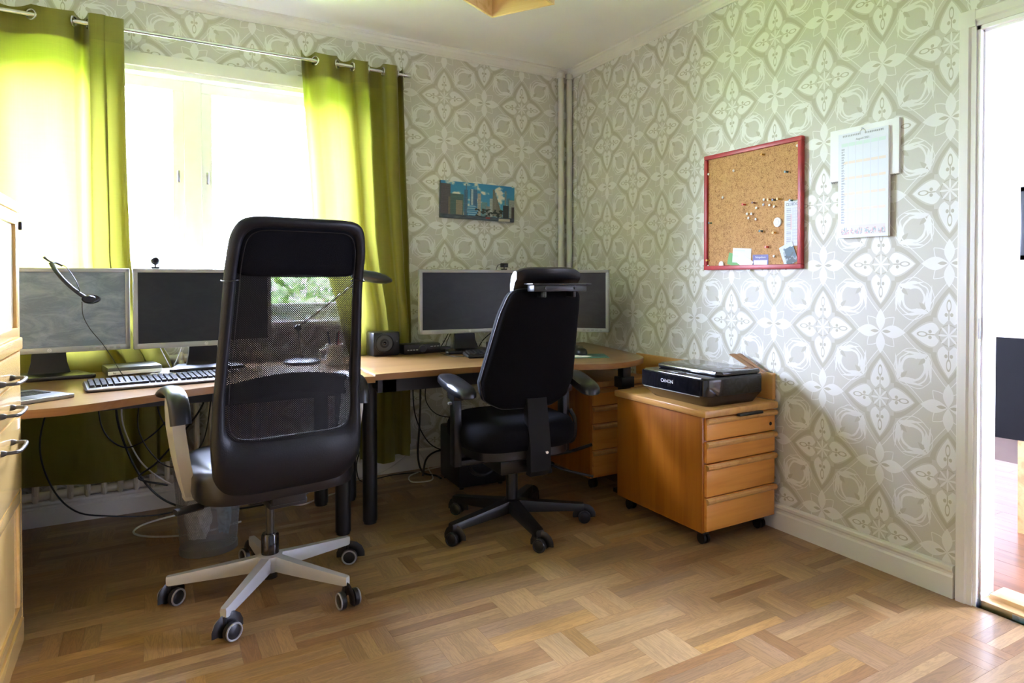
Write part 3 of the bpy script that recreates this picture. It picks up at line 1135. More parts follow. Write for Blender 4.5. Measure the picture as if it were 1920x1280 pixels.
# ================================================================== MONITORS
def monitor(label, loc, rz, smudged=False, logo=True):
    o = thing('monitor', label, 'monitor', loc, rz, 'silver framed monitors on the desks')
    W, H, zb = .553, .347, .105
    b = .017
    f = MB()
    f.box(-W / 2, W / 2, -.024, .012, zb, zb + b + .006, .003).box(-W / 2, W / 2, -.024, .012, zb + H - b, zb + H, .003)
    f.box(-W / 2, -W / 2 + b, -.024, .012, zb, zb + H, .003).box(W / 2 - b, W / 2, -.024, .012, zb, zb + H, .003)
    f.build('bezel', M_silver, o)
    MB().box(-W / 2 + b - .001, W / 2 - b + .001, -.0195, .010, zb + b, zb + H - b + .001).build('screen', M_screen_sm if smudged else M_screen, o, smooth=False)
    MB().box(-W / 2 + .004, W / 2 - .004, .011, .030, zb + .004, zb + H - .004, .008).box(-.17, .17, .028, .058, zb + .06, zb + H - .06, .012).build('back_shell', M_black, o)
    f = MB()
    prof = [(.055, .20), (.075, .17), (.085, .12), (.08, .06), (.055, .012)]
    f.loft([[(-hw, y + .012, z), (hw, y + .012, z), (hw, y - .012, z), (-hw, y - .012, z)] for (y, z), hw in zip(prof, (.055, .055, .055, .06, .072))])
    f.build('neck', M_black, o)
    MB().prism([(-.10, .115), (.10, .115), (.150, -.075), (.138, -.088), (-.138, -.088), (-.150, -.075)], 0, .016, bev=.004).build('stand_base', M_black, o)
    lg = MB().torus((0, -.0245, zb + .0115), .0062, .0008, 'y', 18, 5).build('logo_ring', M_logo, o)
    lettering('logo_letters', 'hp', .009, M_logo, o, Matrix.Translation((0, -.0245, zb + .0118)) @ Matrix.Rotation(R(90), 4, 'X'))
    for k in range(5):
        MB().box(.130 + k * .024, .145 + k * .024, -.0248, -.022, zb + .007, zb + .016, .001).build('button', M_grey, o)
    return o


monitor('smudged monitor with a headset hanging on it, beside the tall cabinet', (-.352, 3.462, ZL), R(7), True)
monitor('monitor with a round webcam on top, between curtain and tall chair back', (.212, 3.478, ZL), R(4))
monitor('monitor carrying the square webcam, above the small keyboard', (1.487, 3.445, ZR), R(-6))
monitor('angled corner monitor half hidden behind the fabric chair', (1.972, 3.260, ZR), R(-46))

# webcams
wc = thing('webcam', 'small round webcam clipped on the monitor next to the curtain', 'webcam', (.02, 3.475, ZL + .452), R(4), 'webcams on the monitors')
MB().box(-.016, .016, -.012, .02, 0, .008, .003).tube([(0, 0, .006), (0, .002, .02)], .004, 8).build('clip', M_black, wc)
MB().lathe([(0, -.018), (.010, -.016), (.017, -.008), (.018, .002), (.013, .012), (0, .016)], 18, Matrix.Translation((0, 0, .034)) @ Matrix.Rotation(R(75), 4, 'X')).build('body', M_black, wc)
MB().lathe([(0, 0), (.007, 0), (.007, .004), (0, .005)], 14, Matrix.Translation((0, -.016, .038)) @ Matrix.Rotation(R(80), 4, 'X')).build('lens', M_gloss, wc)
wc = thing('webcam', 'small square webcam on the monitor above the small keyboard', 'webcam', (1.69, 3.415, ZR + .452), R(-6), 'webcams on the monitors')
MB().box(-.014, .014, -.012, .016, 0, .007, .002).tube([(0, 0, .005), (0, 0, .016)], .004, 8).build('clip', M_black, wc)
MB().box(-.021, .021, -.012, .010, .014, .038, .004).build('body', M_black, wc)
MB().lathe([(0, 0), (.008, 0), (.008, .004), (0, .005)], 14, Matrix.Translation((0, -.012, .026)) @ Matrix.Rotation(R(90), 4, 'X')).build('lens', M_gloss, wc)
MB().tube(catmull([(-.02, 0, .03), (-.035, .005, .026), (-.042, .012, .004), (-.042, .03, -.01)], 5), .0018, 6).build('cable', M_cableb, wc)

# headset
hs = thing('headset', 'black single-ear headset hanging over the smudged monitor', 'headset', (-.255, 3.335, 1.055), R(15))
arc = [(-.075 + .0 * k, .0, .105 - .0 * k) for k in range(1)]
band = []
for k in range(15):
    a = R(168 - k * 6.6)
    band.append((.055 + .135 * math.cos(a), -.02 + .012 * math.sin(k / 14 * PI), -.035 + .125 * math.sin(a) - .06 * (k / 14)))
band = catmull([(-.072, .02, .108), (-.066, -.004, .085), (-.045, -.018, .048), (-.012, -.024, .008), (.022, -.020, -.022), (.045, -.012, -.034)], 6)
MB().tube(band, .0095, 10, True, None, (1.0, .45)).build('headband', M_black, hs)
f = MB().lathe([(0, -.016), (.024, -.016), (.030, -.010), (.031, .004), (.026, .014), (0, .017)], 22, Matrix.Translation((.052, -.008, -.036)) @ Matrix.Rotation(R(80), 4, 'X') @ Matrix.Scale(.62, 4, (0, 1, 0)) @ Matrix.Rotation(0, 4, 'Z'))
f.build('ear_cup', M_leather_s, hs)
MB().lathe([(0, 0), (.022, 0), (.025, .004), (.020, .011), (0, .012)], 20, Matrix.Translation((.040, -.022, -.034)) @ Matrix.Rotation(R(95), 4, 'X') @ Matrix.Scale(.6, 4, (0, 1, 0))).build('ear_pad', M_black, hs)
MB().tube(catmull([(-.072, .02, .108), (-.055, .05, .112), (-.03, .066, .10)], 4), .005, 8).build('temple_rest', M_black, hs)
MB().tube([(-.062, .022, .105), (-.085, .015, .120), (-.097, .012, .132)], [.0035, .0035, .0055], 8).build('microphone_boom', M_black, hs)
MB().tube(catmull([(-.045, .01, .103), (-.028, -.01, .09), (-.002, -.022, .04), (.012, -.022, -.005)], 6), .0016, 6).build('strap_wire', M_cableb, hs)
cab_pts = [(-.232, 3.315, 1.01), (-.228, 3.31, .955), (-.205, 3.305, .90), (-.165, 3.30, .84), (-.13, 3.295, .775), (-.10, 3.29, .715), (-.07, 3.285, ZL + .004), (-.03, 3.29, ZL + .0035), (.0, 3.27, ZL + .0035), (-.03, 3.235, ZL + .0035), (-.06, 3.25, ZL + .0035), (-.01, 3.30, ZL + .0035), (.06, 3.26, ZL + .0035), (.14, 3.33, ZL + .0035)]
tag(MB().tube(catmull(cab_pts, 7), .0017, 6).build('headset_cable', M_cableb), 'thin black headset cable curling down onto the desk', 'cable')

# ---- keyboards
def keyboard(label, loc, rz, W, D, name='keyboard', body=M_grey, full=True):
    o = thing(name, label, 'keyboard', loc, rz, 'keyboards on the desks')
    f = MB()
    f.loft([[(-W / 2 + i, -D / 2 + i, z0), (W / 2 - i, -D / 2 + i, z0), (W / 2 - i, D / 2 - i, z1), (-W / 2 + i, D / 2 - i, z1)] for i, z0, z1 in ((.006, 0, 0), (0, .006, .008), (0, .009, .016), (.005, .013, .024))])
    f.build('case', body, o, 50)
    k = MB()
    pitch = .0188
    cols = int((W - .02) / pitch)
    for r in range(6):
        y = -D / 2 + .027 + r * (D - .036) / 6
        x = -W / 2 + .012
        i = 0
        while i < cols:
            wk = 1
            if r == 0 and i == 4:
                wk = 6
            if full and i in (15, 19):
                i += .4
                x = -W / 2 + .012 + i * pitch
            x = -W / 2 + .012 + i * pitch
            if x + pitch * wk > W / 2 - .008:
                break
            z = .014 + (y + D / 2) / D * .011
            k.add([(x + .0012, y, z), (x + pitch * wk - .0012, y, z), (x + pitch * wk - .0012, y + .0155, z + .002), (x + .0012, y + .0155, z + .002),
                   (x + .003, y + .002, z + .0075), (x + pitch * wk - .003, y + .002, z + .0075), (x + pitch * wk - .003, y + .013, z + .0095), (x + .003, y + .013, z + .0095)],
                  [(4, 5, 6, 7), (0, 1, 5, 4), (1, 2, 6, 5), (2, 3, 7, 6), (3, 0, 4, 7)])
            i += wk
    kk = k.build('keys', M_black, o, smooth=False)
    kk['kind'] = 'stuff'
    return o


M_kb = plain('keyboard_grey', (.10, .10, .12), .35, .2)
kb1 = keyboard('wide grey keyboard with black keys in front of the window monitors', (.02, 3.05, ZL), R(7), .46, .165, body=M_kb)
MB().box(-.225, .225, -.083, -.060, .006, .0125, .003).build('front_strip', plain('keyboard_strip', (.42, .42, .47), .3, .3), kb1)
keyboard('compact black keyboard half hidden by the fabric chair', (1.515, 3.185, ZR), R(-10), .30, .125, body=M_black, full=False)

# laptop
lp = thing('laptop', 'open silver laptop whose corner shows beside the cabinet', 'laptop', (-.424, 2.859, ZL), R(36))
MB().box(-.165, .165, -.115, .115, 0, .014, .003).build('base', plain('laptop_grey', (.32, .33, .37), .3, .6), lp)
MB().box(-.05, .055, -.105, -.04, .0138, .0145).build('touchpad', plain('touchpad_grey', (.10, .11, .13), .3), lp, smooth=False)
k = MB()
for r in range(5):
    for i in range(14):
        k.box(-.145 + i * .0208, -.127 + i * .0208, -.022 + r * .021, -.004 + r * .021, .0138, .0155)
k.build('keys', M_black, lp, smooth=False)['kind'] = 'stuff'
MB().box(-.165, .165, .118, .335, .003, .009, .002).build('lid', M_black, lp)

# dock / thin box
dk = thing('media_box', 'flat grey optical drive box with a white front edge on the desk', 'computer box', (-.07, 3.484, ZL), R(10))
MB().box(-.098, .098, -.085, .085, .004, .036, .004).build('case', plain('dock_grey', (.10, .105, .10), .35, .3), dk)
MB().box(-.098, .098, -.088, -.084, .006, .021, .001).build('front_strip', M_paper, dk)
lettering('logo_letters', 'hp', .012, M_black, dk, Matrix.Translation((-.075, -.0882, .0135)) @ Matrix.Rotation(R(90), 4, 'X'))
for x in (-.08, .08):
    for y in (-.07, .07):
        MB().cyl((x, y, 0), (x, y, .005), .007, n=10).build('foot', M_black, dk)
tag(MB().box(-.065, .065, -.10, .10, 0, .0015, 0, Matrix.Translation((.075, 3.475, ZL + .0002)) @ Matrix.Rotation(R(-8), 4, 'Z')).build('paper_sheet', M_paper, smooth=False), 'white sheet of paper beside the optical drive box', 'paper')
tag(MB().box(-.03, .03, -.05, .05, 0, .004, .001, Matrix.Translation((.155, 3.42, ZL)) @ Matrix.Rotation(R(20), 4, 'Z')).build('folded_leaflet', M_blue), 'blue leaflet beside the white sheet of paper', 'leaflet')

# speaker + control console
sp = thing('speaker', 'black satellite speaker with a round cone below the green curtain', 'speaker', (1.040, 3.545, ZR), R(4))
MB().box(-.072, .072, -.062, .05, 0, .125, .01).build('cabinet', M_black, sp)
rot = Matrix.Translation((-.012, -.062, .066)) @ Matrix.Rotation(R(90), 4, 'X')
MB().lathe([(.048, .0), (.052, .0), (.052, .004), (.046, .005), (.044, -.002), (.048, -.002)], 28, rot).build('surround', M_black, sp)
MB().lathe([(0, .0), (.012, .002), (.016, -.002), (.036, .003), (.043, .001), (.043, -.001), (0, -.004)], 28, rot).build('cone', plain('cone_grey', (.045, .045, .05), .5), sp)
MB().lathe([(0, .004), (.007, .003), (.011, 0), (0, 0)], 16, rot).build('dust_cap', M_gloss, sp)
lettering('badge', 'z', .012, M_grey, sp, Matrix.Translation((.055, -.0622, .075)) @ Matrix.Rotation(R(90), 4, 'X'))
ct = thing('control_console', 'low black sound control console beside the satellite speaker', 'console', (1.235, 3.525, ZR), R(2))
MB().box(-.105, .105, -.045, .045, 0, .055, .010).build('case', M_black, ct)
MB().lathe([(0, .012), (.018, .012), (.02, .009), (.02, 0), (0, 0)], 24, Matrix.Translation((-.002, -.045, .028)) @ Matrix.Rotation(R(90), 4, 'X')).build('dial', M_black2, ct)
for i in range(5):
    MB().box(-.085 + i * .016, -.074 + i * .016, -.047, -.044, .020, .026, .001).build('button', M_grey, ct)
for i in range(3):
    MB().box(.045 + i * .018, .058 + i * .018, -.0465, -.044, .036, .040).build('lamp_mark', M_grey, ct, smooth=False)
pa = tag(MB().box(-.035, .035, -.025, .025, 0, .028, .005, Matrix.Translation((1.375, 3.535, ZR))).build('power_adapter', M_black), 'small black power adapter between console and monitor stand', 'adapter')
db = thing('docking_box', 'small dark docking box behind the fabric chair', 'computer box', (1.70, 3.47, ZR), R(-8))
MB().box(-.075, .075, -.06, .06, 0, .042, .004).build('case', M_black, db)
for i in range(4):
    MB().box(-.06 + i * .032, -.04 + i * .032, -.062, -.058, .014, .024, .001).build('port', M_grey, db)

# mouse + mat
tag(MB().prism([(-.10, -.085), (.10, -.085), (.10, .085), (-.10, .085)], 0, .003, Matrix.Translation((1.925, 2.92, ZR)) @ Matrix.Rotation(R(-25), 4, 'Z')).build('mouse_mat', plain('mat_green', (.05, .16, .12), .6, var=.5, vscale=14), smooth=False), 'green and white mouse mat on the round desk end', 'mouse mat')
tag(MB().prism([(-.085, -.07), (-.01, -.07), (.02, -.03), (-.03, .03), (-.085, .02)], 0, .0006, Matrix.Translation((1.925, 2.92, ZR + .003)) @ Matrix.Rotation(R(-25), 4, 'Z')).build('folded_note', M_paper, smooth=False), 'white note lying on the green mouse mat', 'note')
ms = thing('mouse', 'black computer mouse at the rear of the green mat', 'mouse', (1.925, 2.985, ZR + .003), R(-15))
f = MB()
f.cushion(sup(28, 2.6, .031, .055), [(.92, 0), (1.0, .006), (.97, .018), (.82, .029), (.5, .035), (.1, .036)], lambda x, y, d: (x, y, d))
f.build('shell', M_black, ms)
MB().cyl((-.004, .03, .030), (.004, .03, .030), .009, n=14).build('scroll_wheel', M_grey, ms)

# desk lamp (behind the mesh chair)
dl = thing('desk_lamp', 'grey desk lamp with a pointed shade behind the tall mesh chair', 'lamp', (.62, 3.44, ZL))
MB().lathe([(0, 0), (.085, 0), (.085, .012), (.07, .02), (.012, .024), (0, .024)], 30).build('base', M_shadegrey, dl)
MB().tube([(0, 0, .02), (-.02, 0, .17)], .006, 10).build('lower_arm', M_steel, dl)
MB().lathe([(0, -.014), (.014, -.014), (.014, .014), (0, .014)], 16, Matrix.Translation((-.02, 0, .172)) @ Matrix.Rotation(R(90), 4, 'X')).build('elbow', M_shadegrey, dl)
MB().tube([(-.02, 0, .175), (.27, -.02, .405)], .0055, 10).build('upper_arm', M_steel, dl)
sh = [[(.215, 0, .0)]]
f = MB()
rings = []
for xx, ry, rz_, dz in ((.225, .012, .010, .425), (.245, .035, .022, .428), (.29, .052, .030, .424), (.35, .055, .030, .414), (.395, .045, .024, .406), (.425, .022, .012, .400), (.434, .004, .003, .398)):
    rings.append([(xx, ry * math.cos(2 * PI * k / 20) - .02, dz + rz_ * math.sin(2 * PI * k / 20)) for k in range(20)])
f.loft(rings)
f.build('shade', M_shadegrey, dl)

mug = thing('mug', 'white mug of pens behind the tall mesh chair', 'mug', (.745, 3.33, ZL))
MB().lathe([(0, 0), (.036, 0), (.04, .004), (.04, .095), (.037, .095), (.036, .008), (0, .006)], 26).build('body', M_paper, mug)
MB().tube(catmull([(-.039, 0, .075), (-.064, 0, .07), (-.068, 0, .045), (-.058, 0, .025), (-.039, 0, .022)], 5), .005, 8).build('handle', M_paper, mug)
for i, (dx, dy, c) in enumerate(((.012, .008, M_red), (-.012, .012, M_blue), (.004, -.014, M_black))):
    tag(MB().tube([(.745 + dx * .6, 3.33 + dy * .6, ZL + .008), (.745 + dx * 2.0, 3.33 + dy * 2.0, ZL + .155)], .004, 8).build('pen', c), ['red pen standing in the white mug', 'blue pen standing in the white mug', 'black pen standing in the white mug'][i], 'pen')

# ================================================================== HIGH BACK MESH CHAIR
def caster(parent, x, y, ang, ring=True, r=.029, mat=M_black, stem_z=.075):
    m = Matrix.Translation((x, y, 0)) @ Matrix.Rotation(ang, 4, 'Z')
    f = MB()
    for sx in (-1, 1):
        f.lathe([(0, 0), (r - .004, 0), (r, .003), (r, .015), (r - .004, .018), (0, .018)], 22, m @ Matrix.Translation((sx * .013 - (.018 if sx < 0 else 0), -.012, r)) @ Matrix.Rotation(R(90), 4, 'Y'))
    f.cyl((0, 0, .045), (0, 0, stem_z), .0075, n=12, mtx=m)
    # hood
    hood = []
    for k in range(9):
        a = R(-15 + k * 26)
        hood.append((0, -.012 + (r + .004) * math.cos(a), r + (r + .004) * math.sin(a)))
    f.tube(hood, .012, 8, True, m, (1.75, .35))
    c = f.build('caster', mat, parent)
    if ring:
        for sx in (-1, 1):
            MB().torus((sx * .0315, -.012, r), r - .004, .0032, 'x', 24, 6, m).build('wheel_ring', M_grey, c)
    return c


ch = thing('mesh_office_chair', 'tall black mesh-back office chair on a silver star base', 'chair', (.350, 2.553, 0), R(7.5))
rz0 = R(7.5)
HWT = [(.42, .215), (.50, .232), (.60, .234), (.75, .226), (.95, .215), (1.10, .211), (1.20, .209), (1.29, .206)]
YBT = [(.42, -.235), (.52, -.262), (.66, -.262), (.80, -.268), (.95, -.300), (1.10, -.340), (1.20, -.372), (1.29, -.402)]


def bk(x, z, d=0):
    hw = interp(HWT, z)
    return (x, interp(YBT, z) + .028 * min(1, (x / hw) ** 2) + d, z)


def loop(n, z0, z1, inset, e, hwf=None):
    zc, hz = (z0 + z1) / 2, (z1 - z0) / 2
    out = []
    for k in range(n):
        t = 2 * PI * (k + .5) / n
        c, s_ = math.cos(t), math.sin(t)
        z = zc + hz * math.copysign(abs(s_) ** (2 / e), s_)
        hw = interp(HWT, z) - inset
        out.append((hw * math.copysign(abs(c) ** (2 / e), c), z))
    return out


NL = 120
outer = loop(NL, .425, 1.285, 0, 9)
inner = loop(NL, .600, 1.250, .034, 9)
sect = []
for k in range(10):   # section of the padded rim
    a = 2 * PI * k / 10
    s_ = .5 - .5 * math.cos(a)
    sect.append((s_, .021 * math.sin(a)))
rings = []
for k in range(10):
    s_, d = sect[k]
    rings.append([bk(outer[i][0] * (1 - s_) + inner[i][0] * s_, outer[i][1] * (1 - s_) + inner[i][1] * s_, d) for i in range(NL)])
f = MB()
n_ = NL
vs = [p for r in rings for p in r]
fs = []
for k in range(10):
    for i in range(n_):
        j = (i + 1) % n_
        k2 = (k + 1) % 10
        fs.append((k * n_ + i, k * n_ + j, k2 * n_ + j, k2 * n_ + i))
f.add(vs, fs)
f.build('back_frame', M_leather, ch, 60)
MB().grid(lambda u, v: bk((u - .5) * 2 * (interp(HWT, .575 + .565 * v) - .028), .575 + .565 * v, -.004), 24, 40).build('mesh_panel', M_net, ch, 60)
inner_p = loop(NL, .606, 1.244, .040, 9)
MB().tube([bk(x, z, -.014) for x, z in inner_p + inner_p[:1]], .0016, 5, False).build('piping', M_black, ch)
f = MB()
hp = loop(64, 1.108, 1.262, .026, 8)
hz0 = 1.185
rings = []
for sc, d in ((.55, -.009), (.9, -.009), (1.0, -.004), (1.03, .02), (1.0, .04), (.9, .052), (.5, .058)):
    rings.append([bk(x * sc, hz0 + (z - hz0) * sc, d) for x, z in hp])
f.loft(rings)
f.build('headrest', M_fabric, ch, 60)
for z in (1.095,):
    for sx in (-1, 1):
        pth = [bk(sx * (interp(HWT, z) - .018 + .0235 * math.cos(a)), z + .002 * math.sin(a * 2), .0235 * math.sin(a)) for a in [2 * PI * q / 16 for q in range(17)]]
        MB().tube(pth, .0022, 5, False).build('seam', M_black, ch)
MB().grid(lambda u, v: bk((u - .5) * 2 * .185, .715 + .025 * math.sin(PI * u) + .055 * v, .012 + .018 * math.sin(PI * v)), 20, 6, .008).build('lumbar_support', M_fabric, ch, 60)
# seat
f = MB()
f.cushion(sup(48, 4.2, .255, .25), [(.86, .385), (.97, .395), (1.0, .42), (1.0, .465), (.95, .492), (.82, .505), (.4, .509)], lambda x, y, d: (x, y + .02, d - .02 * max(0, (y - .1)) * 2 * (d > .45)))
f.build('seat', M_leather_s, ch, 50)
MB().box(-.10, .10, -.12, .14, .352, .392, .012).build('tilt_mechanism', M_black, ch)
MB().box(-.06, .06, -.215, -.08, .358, .382, .006).box(-.055, .055, -.222, -.195, .37, .50, .006).build('back_bracket', M_black, ch)
MB().tube(catmull([(-.09, -.03, .36), (-.19, -.05, .365), (-.24, -.06, .368)], 4), .007, 8).tube([(-.225, -.057, .368), (-.30, -.07, .366)], .017, 12, True, None, (1.4, .6)).build('tilt_lever', M_black, ch)
for sx in (-1, 1):
    # flat bracket rising outside the seat
    f = MB()
    prof = [(.250, .40, .030), (.260, .44, .045), (.277, .53, .058), (.289, .62, .062), (.292, .68, .060), (.292, .715, .050)]
    rings = []
    for xo, z, hy in prof:
        rings.append([(sx * (xo - .018), -hy * 1.1 - .01, z), (sx * (xo + .018), -hy * 1.1 - .01, z), (sx * (xo + .018), hy - .01, z), (sx * (xo - .018), hy - .01, z)])
    f.loft(rings)
    f.box(min(sx * .15, sx * .268), max(sx * .15, sx * .268), -.035, .015, .385, .408, .003)
    f.build('arm_bracket', M_armgrey, ch, 35)
    pth = catmull([(sx * .290, .17, .710), (sx * .291, .08, .732), (sx * .292, -.02, .736), (sx * .292, -.075, .720), (sx * .291, -.102, .684), (sx * .289, -.108, .648)], 5)
    MB().tube(pth, .030, 14, True, None, (1.0, .55)).build('arm_pad', M_leather_s, ch, 60)
# column and star
MB().cyl((0, 0, .19), (0, 0, .345), .014, n=20).build('gas_lift', M_bronze, ch)
MB().cyl((0, 0, .055), (0, 0, .115), .024, n=22).lathe([(0, .13), (.029, .13), (.029, .205), (.025, .212), (0, .212)], 24).build('column_sleeve', M_gloss, ch)


def star(parent, angles, mat, rad, name='star_base', tip=.098, hub=.135, wide=.030, narrow=.020):
    f = MB()
    f.lathe([(0, hub - .055), (.033, hub - .055), (.042, hub - .03), (.040, hub), (.030, hub + .006), (0, hub + .006)], 26)
    b = f.build(name, mat, parent)
    for a in angles:
        m = Matrix.Rotation(a, 4, 'Z')
        rings = []
        for t in [0, .15, .35, .6, .85, .97, 1.0]:
            r = .025 + (rad - .02) * t
            zt = hub + .002 + (tip - hub) * (t ** .9)
            h = .052 * (1 - t) + .030 * t
            wd = wide * (1 - t) + narrow * t
            if t == 1.0:
                wd *= .8
                h *= .9
            rings.append([(r, -wd * .5, zt), (r, wd * .5, zt), (r, wd * .62, zt - h * .3), (r, wd * .55, zt - h), (r, -wd * .55, zt - h), (r, -wd * .62, zt - h * .3)])
        MB().loft(rings, True, True, m).build('star_leg', mat, parent, 45)
    return b


ANG1 = [R(22 + 72 * k) - rz0 for k in range(5)]
star(ch, ANG1, M_alu, .316)
for a, turn in zip(ANG1, (R(65), R(200), R(130), R(120), R(10))):
    caster(ch, .316 * math.cos(a), .316 * math.sin(a), turn - rz0)

# ================================================================== FABRIC ERGONOMIC CHAIR
rz2 = R(-3)
c2 = thing('fabric_office_chair', 'black fabric office chair with neck rest in front of the corner desk', 'chair', (1.368, 2.689, 0), rz2)
HW2 = [(.56, .150), (.60, .196), (.68, .216), (.76, .220), (.86, .200), (.95, .177), (1.02, .165), (1.06, .160)]
YB2 = [(.55, -.185), (.62, -.195), (.75, -.235), (.90, -.305), (1.06, -.375)]


def bk2(x, z, d=0):
    hw = interp(HW2, z)
    return (x, interp(YB2, z) + .035 * (x / hw) ** 2 + d, z)


def loop2(n, z0, z1, inset, e):
    zc, hz = (z0 + z1) / 2, (z1 - z0) / 2
    out = []
    for k in range(n):
        t = 2 * PI * (k + .5) / n
        c, s_ = math.cos(t), math.sin(t)
        z = zc + (hz - inset) * math.copysign(abs(s_) ** (2 / e), s_)
        out.append(((interp(HW2, z) - inset) * math.copysign(abs(c) ** (2 / e), c), z))
    return out


rings = []
for inset, d in ((.13, -.018), (.06, -.020), (.02, -.016), (.004, -.006), (0, .008)):
    rings.append([bk2(x, z, d) for x, z in loop2(72, .555, 1.062, inset, 10)])
f = MB().loft(rings)
f.build('back_cover', M_fabric, c2, 60)
rings = []
for inset, d in ((.004, .006), (-.004, .020), (0, .045), (.015, .070), (.05, .085), (.12, .088)):
    rings.append([bk2(x, z, d) for x, z in loop2(72, .56, 1.058, inset, 10)])
f = MB().loft(rings)
f.build('back_cushion', M_fabric, c2, 60)
pl = loop2(90, .557, 1.060, -.001, 10)
MB().tube([bk2(x, z, .008) for x, z in pl + pl[:1]], .0028, 6, False).build('piping', plain('piping_grey', (.05, .05, .06), .5), c2)
# neck rest
f = MB()
rings = []
for k in range(13):
    u = k / 12
    x = -.142 + .284 * u
    e = 1 - abs(2 * u - 1) ** 6 * .25
    rings.append([(x, -.345 + .02 * math.cos(PI * (u - .5)) * -1 + .055 * e * a, 1.082 + .066 * e * b) for a, b in ((-.55, .90), (-.25, 1.0), (.2, .95), (.75, .55), (1.0, -.1), (.95, -.8), (.6, -1.1), (.35, -1.0), (.2, -.45), (-.1, .1), (-.5, .35))])
f.loft(rings)
f.build('neck_rest', M_leather_s, c2, 50)
f = MB().box(-.105, .128, -.445, -.385, 1.052, 1.078, .003).box(-.115, .145, -.455, -.375, 1.078, 1.084, .002)
f.build('neck_rest_bracket', M_black, c2)
for x in (-.055, .075):
    MB().cyl((x, -.45, 1.065), (x, -.44, 1.065), .006, n=12).box(x - .006, x + .006, -.44, -.38, 1.03, 1.056, .002).build('screw', M_black2, c2)
# seat
f = MB()
f.cushion(sup(48, 3.6, .255, .25), [(.80, .375), (.95, .385), (1.0, .41), (1.0, .455), (.95, .485), (.78, .50), (.4, .502)], lambda x, y, d: (x, y + .02, d))
f.build('seat', M_fabric, c2, 50)
MB().cushion(sup(40, 4, .225, .215), [(.9, .335), (1, .345), (1, .385)], lambda x, y, d: (x, y + .02, d)).build('seat_shell', M_black, c2)
MB().box(-.11, .11, -.13, .15, .265, .340, .012).build('tilt_mechanism', M_black, c2)
M_spine = plain('spine_plastic', (.005, .0045, .0045), .65, spec=.2)
f = MB()
f.loft([[(.022 - hw, y - .012, z), (.022 + hw, y - .012, z), (.022 + hw, y + .03, z), (.022 - hw, y + .03, z)] for z, y, hw in ((.275, -.215, .040), (.30, -.235, .046), (.40, -.235, .047), (.50, -.215, .047), (.60, -.200, .045))])
f.box(.0, .09, -.22, -.10, .275, .30, .004)
f.build('spine', M_spine, c2, 35)
MB().lathe([(0, .004), (.006, .004), (.008, 0), (0, 0)], 12, Matrix.Translation((.05, -.248, .375)) @ Matrix.Rotation(R(90), 4, 'X')).build('spine_screw', M_steel, c2)
for sx in (-1, 1):
    MB().box(sx * .262 - .017, sx * .262 + .017, -.03, .03, .30, .60, .006).box(min(0, sx * .262), max(0, sx * .262), -.025, .025, .30, .325, .004).build('arm_post', M_black, c2)
    MB().box(sx * .262 - .024, sx * .262 + .024, -.045, .045, .585, .618, .006).build('arm_slider', M_black, c2)
    MB().box(sx * .262 - .034, sx * .262 - .018, -.008, .008, .565, .577, .003).build('arm_button', M_grey, c2)
    f = MB()
    f.cushion(sup(36, 3.2, .050, .130), [(.88, .617), (1.0, .626), (1.0, .640), (.92, .652), (.6, .658)], lambda x, y, d: (x * .97 + sx * .262 + y * sx * .10, y - (.175 if sx > 0 else .01), d + .008 + .20 * y))
    f.build('arm_pad', M_leather_s, c2, 50)
MB().tube(catmull([(.09, -.05, .31), (.20, -.12, .325), (.285, -.16, .35)], 4), .007, 8).tube([(.23, -.135, .333), (.315, -.172, .36)], .011, 8, True, None, (1.3, .6)).build('tilt_lever', M_black2, c2)
MB().tube(catmull([(.09, -.10, .30), (.17, -.19, .27), (.27, -.26, .245)], 4), .006, 8).build('height_lever', M_black2, c2)
MB().tube(catmull([(.10, .02, .33), (.24, .0, .35), (.285, -.05, .36), (.29, -.06, .45), (.275, -.04, .50)], 4), .010, 8).build('side_tube', M_black2, c2)
MB().cyl((0, 0, .09), (0, 0, .275), .026, n=22).cyl((0, 0, .26), (0, 0, .29), .040, n=22).build('gas_lift', M_black, c2)
ANG2 = [R(47.5 + 72 * k) - rz2 for k in range(5)]
star(c2, ANG2, M_black, .319, 'star_base', .082, .115, .046, .034)
for a, turn in zip(ANG2, (R(100), R(40), R(35), R(35), R(60))):
    caster(c2, .315 * math.cos(a), .315 * math.sin(a), turn - rz2, True, .028, M_black, .07)
for o_ in [q for cc in c2.children for q in cc.children if q.name.startswith('wheel_ring')]:
    o_.data.materials[0] = M_black2

